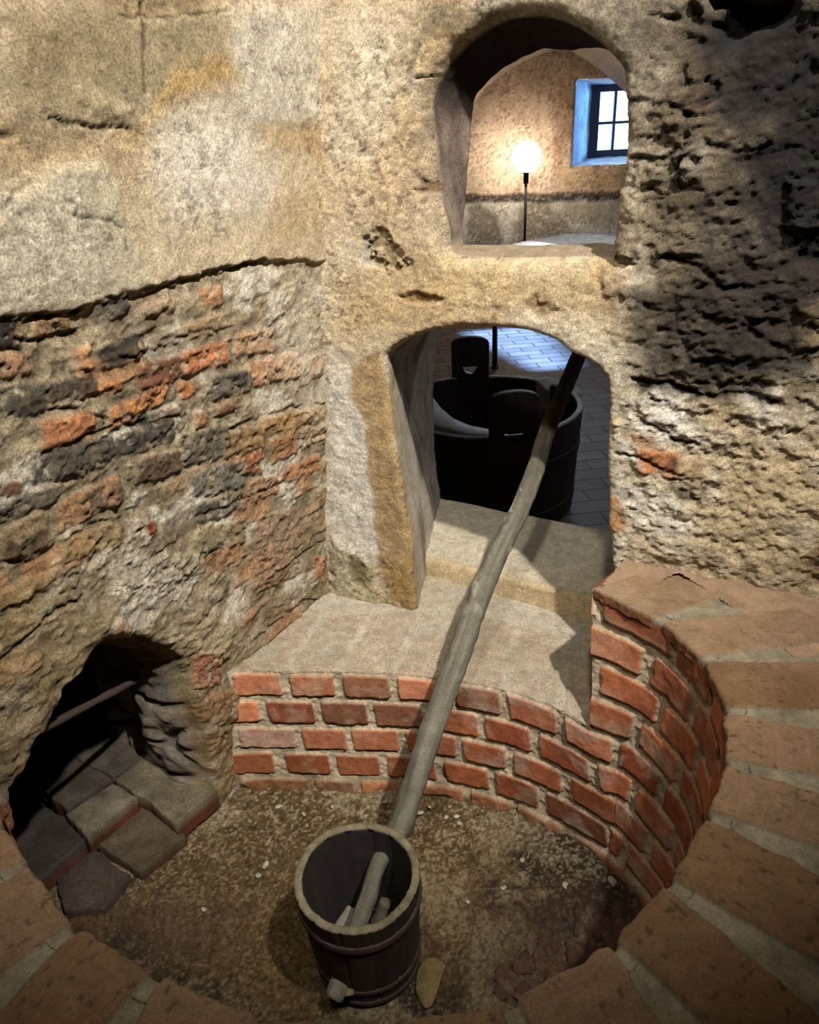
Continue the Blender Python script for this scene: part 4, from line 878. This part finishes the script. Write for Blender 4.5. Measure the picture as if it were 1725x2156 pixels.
# ------------------------------------------------------------------ far room
ZG = -1.57; YF = 7.3
def quad(name, pts, mat, kind='structure', n=2, colf=None):
    p = np.array(pts, float); a = np.linspace(0, 1, n); Ua, Va = np.meshgrid(a, a)
    V = (p[0]*((1-Ua)*(1-Va))[..., None]+p[1]*(Ua*(1-Va))[..., None]+p[2]*(Ua*Va)[..., None]+p[3]*((1-Ua)*Va)[..., None]).reshape(-1, 3)
    return link(name, mesh(name, V, gfaces(n, n), colf(V) if colf else np.tile(srgb(150, 132, 106), (len(V), 1))), mat, None, kind)
# paved floor: bricks laid flat, darkened and worn smooth
FB, nt, b = new_mat('brick_paving'); N = nt.nodes.new; L = nt.links.new
tcn = N('ShaderNodeTexCoord'); mp = N('ShaderNodeMapping'); mp.inputs['Rotation'].default_value = (0, 0, radians(-6)); L(tcn.outputs['Object'], mp.inputs['Vector'])
bt = N('ShaderNodeTexBrick'); bt.inputs['Scale'].default_value = 1.; bt.inputs['Brick Width'].default_value = .26; bt.inputs['Row Height'].default_value = .115; bt.inputs['Mortar Size'].default_value = .007; bt.inputs['Mortar Smooth'].default_value = .3
bt.inputs['Color1'].default_value = (*srgb(92, 76, 64), 1); bt.inputs['Color2'].default_value = (*srgb(70, 58, 50), 1); bt.inputs['Mortar'].default_value = (*srgb(34, 28, 25), 1)
L(mp.outputs[0], bt.inputs['Vector']); nz = N('ShaderNodeTexNoise'); nz.inputs['Scale'].default_value = 14; nz.inputs['Detail'].default_value = 6; L(tcn.outputs['Object'], nz.inputs['Vector'])
mx = N('ShaderNodeMixRGB'); mx.blend_type = 'MULTIPLY'; mx.inputs[0].default_value = .6; L(bt.outputs['Color'], mx.inputs[1]); L(nz.outputs['Fac'], mx.inputs[2])
g_ = N('ShaderNodeGamma'); g_.inputs[1].default_value = .75; L(mx.outputs[0], g_.inputs[0]); L(g_.outputs[0], b.inputs['Base Color'])
b.inputs['Roughness'].default_value = .6; b.inputs['Specular IOR Level'].default_value = .25
bm = N('ShaderNodeBump'); bm.inputs['Strength'].default_value = .8; bm.inputs['Distance'].default_value = .006; bm.invert = True; L(bt.outputs['Fac'], bm.inputs['Height'])
bm2 = N('ShaderNodeBump'); bm2.inputs['Strength'].default_value = .4; bm2.inputs['Distance'].default_value = .01; L(nz.outputs['Fac'], bm2.inputs['Height']); L(bm.outputs[0], bm2.inputs['Normal']); L(bm2.outputs[0], b.inputs['Normal'])
quad('floor', [(-2.6, 1.0, ZG), (4.6, 1.0, ZG), (4.6, YF+.1, ZG), (-2.6, YF+.1, ZG)], FB)
def plain(V): return srgb(150, 132, 104)*(1+.25*fbm(V[:, 0]*4+V[:, 1]*4, V[:, 2]*4, oct=4, seed=160))[:, None]
# far end wall with a deep window
def ybase(u, v): return np.stack([u, np.full(u.shape, YF), v], -1), np.stack([0*u, 0*u-1, 0*u], -1)
SB = Surf(ybase, np.r_[np.linspace(-2.6, .2, 20), np.arange(.22, 2.7, .015), np.linspace(2.72, 4.6, 12)], np.r_[np.linspace(ZG, -1.3, 6), np.arange(-1.29, .9, .015), np.linspace(.92, 2.4, 8)])
def bground(u, v):
    n1 = fbm(u*2, v*2, oct=4, seed=171); n2 = fbm(u*9, v*9, oct=4, seed=172, gain=.65); n3 = fbm(u*6, v*1.5, oct=4, seed=173); n4 = fbm(u*30, v*30, oct=3, seed=174)
    c = srgb(202, 178, 158)[None]*(1+.15*n1+.16*n2)[:, None]
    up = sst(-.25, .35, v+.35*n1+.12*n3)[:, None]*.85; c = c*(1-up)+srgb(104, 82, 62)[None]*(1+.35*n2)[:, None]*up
    br = sst(.05, .4, n3+.3*n2)[:, None]*.5; c = c*(1-br)+srgb(146, 112, 84)[None]*br
    sp_ = sst(.25, .5, n4+.3*n2)[:, None]*.5; c = c*(1-sp_)+srgb(84, 64, 50)[None]*sp_
    return c, .02*n1+.008*n2
PB = Paint(SB, bground)
PB.patch([(940, 425), (1320, 412), (1320, 560), (940, 560)], srgb(214, 208, 196), .9, .03, .03, 6, -.004)
PB.patch([(985, 440), (1010, 430), (1045, 450), (1055, 480), (1050, 560), (985, 560)], srgb(112, 96, 76), .75, .03, .05, 8, 0., .3)
PB.patch([(1075, 500), (1078, 465), (1095, 435), (1150, 428), (1180, 450), (1200, 485), (1240, 500), (1240, 560), (1070, 560)], srgb(120, 104, 84), .75, .03, .05, 8, 0., .4)
PB.patch([(1180, 430), (1300, 425), (1300, 480), (1200, 470)], srgb(176, 160, 136), .6, .04, .05, 8)
PB.patch([(965, 410), (1150, 405), (1300, 401), (1320, 402), (1320, 420), (1150, 424), (965, 427)], srgb(60, 54, 50), .95, .012, .02, 10, .012, .3)
PB.patch([(1180, 350), (1320, 348), (1320, 398), (1180, 400)], srgb(196, 166, 124), .6, .05, .05, 6)
win_px = [(1207, 350), (1207, 168), (1345, 166), (1345, 348)]
WP = SB.poly(win_px)
x0, x1 = WP[0, 0], WP[2, 0]; z0, z1 = WP[0, 1], WP[1, 1]
WPr = resample(np.array([(x0, z0), (x0, z1), (x1, z1), (x1, z0)]), 200, True)
wb = build_surface('wall_back', SB, PB, [WPr], [.03], FARW, h=.015); wb['kind'] = 'structure'
# splayed reveal
YG = 7.78
g0, g1 = at_y(1243, 332, YG), at_y(1243, 178, YG); gx0 = g0[0]; gx1 = gx0+(x1-x0)*.86; gz0 = at_y(1255, 330, YG)[2]; gz1 = at_y(1255, 180, YG)[2]
GP = resample(np.array([(gx0, gz0), (gx0, gz1), (gx1, gz1), (gx1, gz0)]), 200, True)
n = 200; rings = []; cols = []
for t in np.linspace(0, 1, 20):
    q = WPr*(1-t)+GP*t; R = np.c_[q[:, 0], np.full(n, YF+.028+(YG-YF)*t), q[:, 1]]; nn = fbm(R[:, 0]*9+R[:, 1]*5, R[:, 2]*9, R[:, 1]*9, oct=4, seed=181)
    rings.append(R+(.012*nn*min(1, 4*t)*(1 if t < 1 else 0))[:, None]*np.array([1, 0, 1])); cols.append(srgb(176, 174, 172)[None]*(1+.5*nn)[:, None])
V, Fc, cc = loft(rings, cols); link('trim_4', mesh('window_reveal', V, Fc, cc), FARW, None, 'structure')
win = empty('window_1', ((gx0+gx1)/2, YG, gz0)); win['kind'] = 'structure'
def box(c0_, c1_): 
    a = np.array(c0_); b = np.array(c1_); v = np.array([[x, y, z] for z in (a[2], b[2]) for y in (a[1], b[1]) for x in (a[0], b[0])]); f = np.array([[0, 1, 3, 2], [4, 6, 7, 5], [0, 4, 5, 1], [1, 5, 7, 3], [3, 7, 6, 2], [2, 6, 4, 0]]); return v, f
def boxes(name, L_, mat, parent=None):
    P_ = Parts()
    for c0_, c1_ in L_: P_.add(*box(c0_, c1_), np.array([.1, .1, .1]))
    me = P_.mesh(name, False)
    if parent: return child(name, me, mat, parent)
    return link(name, me, mat)
WFR = flat('window_paint', srgb(40, 48, 72), .5)
fw = .055
boxes('window_frame', [((gx0-.04, YG-.03, gz0-.04), (gx0+fw, YG+.04, gz1+.04)), ((gx1-fw, YG-.03, gz0-.04), (gx1+.04, YG+.04, gz1+.04)), ((gx0, YG-.029, gz0-.04), (gx1, YG+.039, gz0+fw)), ((gx0, YG-.029, gz1-fw), (gx1, YG+.039, gz1+.04))], WFR, win)
mxx = at_y(1293, 255, YG)[0]; mz = at_y(1275, 259, YG)[2]
boxes('muntin', [((mxx-.012, YG-.015, gz0+.01), (mxx+.012, YG+.02, gz1-.01))], WFR, win); boxes('muntin', [((gx0+.01, YG-.013, mz-.012), (gx1-.01, YG+.018, mz+.012))], WFR, win)
GL, nt, b = new_mat('old_glass'); nt.nodes.remove(b); N = nt.nodes.new; L = nt.links.new
tr_ = N('ShaderNodeBsdfTransparent'); tr_.inputs[0].default_value = (.94, .97, 1, 1); gl_ = N('ShaderNodeBsdfGlossy'); gl_.inputs['Roughness'].default_value = .02
ms = N('ShaderNodeMixShader'); ms.inputs[0].default_value = .05; L(tr_.outputs[0], ms.inputs[1]); L(gl_.outputs[0], ms.inputs[2]); L(ms.outputs[0], nt.nodes['Material Output'].inputs[0])
boxes('pane', [((gx0, YG+.003, gz0), (gx1, YG+.007, gz1))], GL, win)
# vaulted roof over the far end
vp = [(930, 400), (960, 290), (999, 220), (1020, 188), (1060, 155), (1106, 128), (1150, 110), (1165, 105), (1197, 104), (1225, 122), (1250, 138), (1300, 172), (1350, 220), (1400, 300), (1430, 400)]
v3 = np.array([at_y(x, y, YF)[[0, 2]] for x, y in vp]); v3 = np.vstack([[v3[0, 0]-.1, -1.57], v3])
v3r = resample(v3, 220); cv = np.array([v3[8, 0], -.6])
rings = []; cols = []
for t in np.linspace(-.01, 1, 24):
    q = cv+(v3r-cv)*(1+.5*t)*np.array([1.0+.25*t, 1.0]); q[:, 0] -= .3*t; R = np.c_[q[:, 0], np.full(220, YF-2.2*t), q[:, 1]]; nn = fbm(R[:, 0]*5, R[:, 2]*5, R[:, 1]*5, oct=4, seed=191)
    rings.append(R+.012*nn[:, None]); cols.append(srgb(128, 112, 98)[None]*(1+.45*nn)[:, None])
V, Fc, cc = loft(rings, cols, False); link('ceiling', mesh('vault', V, Fc, cc), FARW, None, 'structure')
# the rest of the shell of both rooms
quad('ceiling', [(-2.6, -1.6, 2.25), (4.6, -1.6, 2.25), (4.6, YF+.1, 2.25), (-2.6, YF+.1, 2.25)], FARW, n=30, colf=plain)
quad('wall_left', [(-2.6, -1.6, ZG), (-2.6, YF+.1, ZG), (-2.6, YF+.1, 2.3), (-2.6, -1.6, 2.3)], FARW, n=30, colf=plain)
SR_ = Parts(); wy0, wy1, wz0, wz1 = 5.62, 7.05, -.05, .80; XR = 4.6
for (y0_, y1_, z0_, z1_) in ((-1.6, wy0, ZG, 2.3), (wy1, YF+.1, ZG, 2.3), (wy0, wy1, ZG, wz0), (wy0, wy1, wz1, 2.3)):
    V, Fc = box((XR, y0_, z0_), (XR+.3, y1_, z1_)); SR_.add(V, Fc, srgb(150, 132, 104))
link('wall_right', SR_.mesh('wall_right', False), FARW, None, 'structure')
w2 = empty('window_2', (XR+.2, (wy0+wy1)/2, wz0)); w2['kind'] = 'structure'
boxes('window_frame', [((XR+.2, wy0, wz0), (XR+.25, wy0+.05, wz1)), ((XR+.2, wy1-.05, wz0), (XR+.25, wy1, wz1)), ((XR+.201, wy0, wz0), (XR+.249, wy1, wz0+.05)), ((XR+.201, wy0, wz1-.05), (XR+.249, wy1, wz1))], WFR, w2)
boxes('pane', [((XR+.22, wy0+.04, wz0+.04), (XR+.225, wy1-.04, wz1-.04))], GL, w2)
quad('wall_rear', [(-2.6, -1.6, ZG), (4.6, -1.6, ZG), (4.6, -1.6, 2.3), (-2.6, -1.6, 2.3)], FARW, n=30, colf=plain)
quad('floor', [(-2.6, -1.6, ZG-.002), (4.6, -1.6, ZG-.002), (4.6, 1.0, ZG-.002), (-2.6, 1.0, ZG-.002)], FARW, n=30, colf=plain)
quad('wall_divider', [(2.28, .355, ZG), (4.6, -.8, ZG), (4.6, -.8, 2.3), (2.28, .355, 2.3)], FARW, n=10, colf=plain)
quad('wall_divider', [(-.3, 1.78, ZG), (-2.6, 1.78, ZG), (-2.6, 1.78, 2.3), (-.3, 1.78, 2.3)], FARW, n=10, colf=plain)
# whitewashed shelf behind the upper opening
zs_ = -.214; shp = np.array([at_z(x, y, zs_)[:2] for x, y in ((1066, 516.5), (1120, 504), (1190, 491), (1250, 490), (1400, 486), (1400, 522), (1066, 520))])
n = 140; o_ = resample(shp, n, True); cs_ = o_.mean(0); rings = []
for s, dz in ((1, -.12), (1, -.06), (1, -.004), (.985, 0), (.6, 0), (.3, 0), (.01, 0)): rings.append(np.c_[cs_+(o_-cs_)*s, np.full(n, zs_+dz)])
link('trim_5', mesh('shelf', np.vstack(rings), gfaces(7, n, True), np.tile(srgb(214, 214, 216), (7*n, 1))), FARW, None, 'structure')

# ------------------------------------------------------------------ the tub
rimR = at_z(1247, 868, -1.09); rF = at_z(1000, 925, -1.09); rB = at_z(1050, 785, -1.09)
tr = .43; tcx = rimR[0]-tr*.995; tcy = (rF[1]+rB[1])/2; tcx = .366
tub = empty('wooden_tub', (tcx, tcy, ZG)); tag(tub, 'large round blackened wooden tub with two upright pierced handles on the brick floor', 'tub')
TH = .48
V, Fc, cc = bucket(.405, tr, 0.004, TH, .026, 26, srgb(46, 33, 32), srgb(44, 34, 33), srgb(120, 116, 112), 160, TH-.30, .006)
TUBM = rough_mat('blackened_wood', .4, 160, 500, .5, .003, .55)
link('tub_body', mesh('tub', V, Fc[:, ::-1], cc), TUBM, tub)
for z_, r_ in ((.30, .4215), (.06, .409)):
    ho = hoop(z_, .035, r_, .004, 'hoop', srgb(40, 30, 30), tub); ho.data.materials.clear(); ho.data.materials.append(TUBM)
zl_ = -1.128  # pale strip added in the shape of a crescent of light
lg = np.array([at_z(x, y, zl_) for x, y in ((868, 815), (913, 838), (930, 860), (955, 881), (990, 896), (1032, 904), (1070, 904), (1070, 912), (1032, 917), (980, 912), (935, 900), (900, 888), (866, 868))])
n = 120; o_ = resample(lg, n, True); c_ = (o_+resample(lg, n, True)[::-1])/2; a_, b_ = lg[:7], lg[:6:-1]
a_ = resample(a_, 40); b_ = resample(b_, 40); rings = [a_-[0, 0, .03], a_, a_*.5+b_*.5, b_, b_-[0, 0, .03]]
child('lit_crescent', mesh('ledge', np.vstack(rings), gfaces(5, 40)[:, ::-1], np.tile(srgb(196, 194, 198), (200, 1))), WOODG, tub)['label'] = 'pale crescent strip added in place of light inside the rim'
def handle(px, py_top, w_px, hole_y, Y):
    """upright stave with a rounded top and a half-moon grip hole, px measured on the plane at depth Y"""
    top_ = at_y(px, py_top, Y); z = top_@FW; W = w_px*z/F/2; x_c = top_[0]; zt = top_[2]
    zh = at_y(px, hole_y, Y)[2]
    zb_ = ZG+TH-.14; n = 60
    out = [(-W, zb_), (W, zb_), (W*1.0, zt-W*.42)]
    for t in np.linspace(0, 1, 22)[1:-1]: q = t; out.append((W*math.cos(math.pi*q)*1.0, zt-W*.42+W*.42*math.sin(math.pi*q)**.8))
    out.append((-W, zt-W*.42)); out = np.array(out)
    hr = W*.42; hole = [(-hr, zh), (hr, zh)]+[(hr*math.cos(a), zh-hr*.95*math.sin(a)) for a in np.linspace(0, math.pi, 16)[1:-1]]
    hole = np.array(hole)
    O = resample(out, 120, True); Hh = resample(hole, 120, True)
    # align by angle
    c = hole.mean(0); oa = np.arctan2(O[:, 1]-c[1], O[:, 0]-c[0]); ha = np.arctan2(Hh[:, 1]-c[1], Hh[:, 0]-c[0]); O = O[np.argsort(oa)]; Hh = Hh[np.argsort(ha)]
    th = .017; rings = []
    def rg(q, y): rings.append(np.c_[q[:, 0], np.full(len(q), y), q[:, 1]])
    e = .003
    shrink = lambda q, s: c+(q-c)*s
    rg(Hh, -th); rg(O*0.5+Hh*.5, -th); rg(shrink(O, .985), -th); rg(O, -th+e); rg(O, th-e); rg(shrink(O, .985), th); rg(O*0.5+Hh*.5, th); rg(Hh, th); rg(Hh, -th)
    V = np.vstack(rings)+np.array([x_c, Y, 0]); nn = fbm(V[:, 0]*60, V[:, 2]*8, oct=3, seed=165)
    me = mesh('handle', V, gfaces(len(rings), 120, True), srgb(50, 36, 35)[None]*(1+.4*nn)[:, None], True)
    me.polygons.foreach_set('use_smooth', np.zeros(len(me.polygons), bool))
    return child('handle', me, TUBM, tub)
handle(990, 708, 79, 770, tcy+tr-.020); handle(1084, 822, 108, 909, tcy-tr+.008)
# pale panel added in place of a lit patch on the tub's inner wall
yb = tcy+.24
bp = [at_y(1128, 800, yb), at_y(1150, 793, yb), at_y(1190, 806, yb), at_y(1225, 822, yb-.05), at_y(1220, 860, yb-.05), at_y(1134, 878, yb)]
o = link('lit_wall_panel', plank('lit_wall_panel', bp, .012, srgb(196, 188, 180), 12), WOODG); tag(o, 'pale grey panel standing in for lit inner wall of the black tub behind the pole', 'lit_wall_panel')

# lamp and post
LG = np.array(at_y(1109, 331, 6.88)); gr = 31*(LG@FW)/F
lamp = empty('floor_lamp', (LG[0], LG[1], ZG)); tag(lamp, 'lit white globe lamp on a thin black pole in the far room', 'lamp')
GM, nt, b = new_mat('lit_globe'); b.inputs['Base Color'].default_value = (1, .9, .75, 1); b.inputs['Emission Color'].default_value = (1, .86, .66, 1); b.inputs['Emission Strength'].default_value = 42
th = np.linspace(.01, math.pi-.01, 24); T, Pp = np.meshgrid(th, np.arange(48)*2*np.pi/48, indexing='ij')
V = (np.stack([np.sin(T)*np.cos(Pp), np.sin(T)*np.sin(Pp), np.cos(T)], -1)*gr).reshape(-1, 3)+[0, 0, LG[2]-ZG]
link('globe', mesh('globe', V, gfaces(24, 48, True)[:, ::-1]), GM, lamp)
def lathe(prof, n=24):
    a = np.arange(n)*2*np.pi/n; R = [np.stack([np.cos(a)*r, np.sin(a)*r, np.full(n, z)], -1) for r, z in prof]; return np.vstack(R), gfaces(len(prof), n, True)
zb_ = LG[2]-ZG-gr
V, Fc = lathe([(.001, zb_+.012), (.045, zb_+.012), (.045, zb_+.002), (.022, zb_), (.022, zb_-.08), (.001, zb_-.08)]); link('lamp_holder', mesh('holder', V, Fc), IRON, lamp)
V, Fc = lathe([(.001, .01), (.011, .01), (.011, zb_-.07), (.001, zb_-.07)]); link('pole', mesh('lamp_pole', V, Fc), IRON, lamp)
V, Fc = lathe([(.14, 0), (.14, .012), (.02, .02), (.001, .02)], 40); link('base', mesh('lamp_base', V, Fc), IRON, lamp)
pb = at_z(1042, 775, ZG); post = empty('barrier_post', tuple(pb)); tag(post, 'thin black post standing on the brick floor behind the tub', 'post')
V, Fc = lathe([(.001, .0), (.019, .0), (.019, .72), (.016, .74), (.001, .745)]); link('pole', mesh('post_pole', V, Fc), IRON, post)
V, Fc = lathe([(.03, 0), (.03, .008), (.024, .014), (.001, .014)], 30); link('foot', mesh('post_foot', V, Fc), IRON, post)

# ------------------------------------------------------------------ light
sc = bpy.context.scene
w = bpy.data.worlds.new('sky'); sc.world = w; w.use_nodes = True; w.node_tree.nodes['Background'].inputs[0].default_value = (.28, .56, 1, 1); w.node_tree.nodes['Background'].inputs[1].default_value = 12
def light(name, typ, loc, target, energy, col, **kw):
    d = bpy.data.lights.new(name, typ); d.energy = energy; d.color = col
    for k_, v_ in kw.items(): setattr(d, k_, v_)
    o = bpy.data.objects.new(name, d); C.objects.link(o); o.location = loc
    o.rotation_euler = (Vector(target)-Vector(loc)).to_track_quat('-Z', 'Y').to_euler(); return o
light('ceiling_spot', 'SPOT', (.69, -.15, 1.6), (.0, 1.6, -.45), 600, (1, .97, .92), spot_size=radians(57), spot_blend=1., shadow_soft_size=.035)
light('wall_spot', 'SPOT', (-.1, -.2, 1.55), (-.25, 1.5, -.42), 165, (1, .97, .91), spot_size=radians(62), spot_blend=1., shadow_soft_size=.06)
wc = np.array([(gx0+gx1)/2, YG, (gz0+gz1)/2])
def through(target, k, energy, col, size, name):   # daylight entering by the window towards a spot in the room
    t = np.array(target); d = wc-t; d /= np.linalg.norm(d); light(name, 'AREA', tuple(wc+d*k), tuple(t), energy, col, shape='DISK', size=size, spread=radians(70))
through((.12, 3.2, -1.1), 1.0, 14, (.55, .75, 1), .6, 'daylight_far')
through((x0+.03, 7.52, .0), .8, 40, (.12, .40, 1), .5, 'daylight_side')
light('outdoor_light', 'SUN', (8, 6.9, 2), (8-3.9, 6.9-.45, 2-1.77), 130, (.24, .47, 1), angle=radians(2))
light('far_room_lamp', 'POINT', (2.3, 3.0, 1.2), (0, 0, 0), 46, (.92, .93, 1), shadow_soft_size=.12)
sc.view_settings.view_transform = 'Standard'; sc.view_settings.look = 'None'; sc.view_settings.exposure = 0; sc.view_settings.gamma = 1
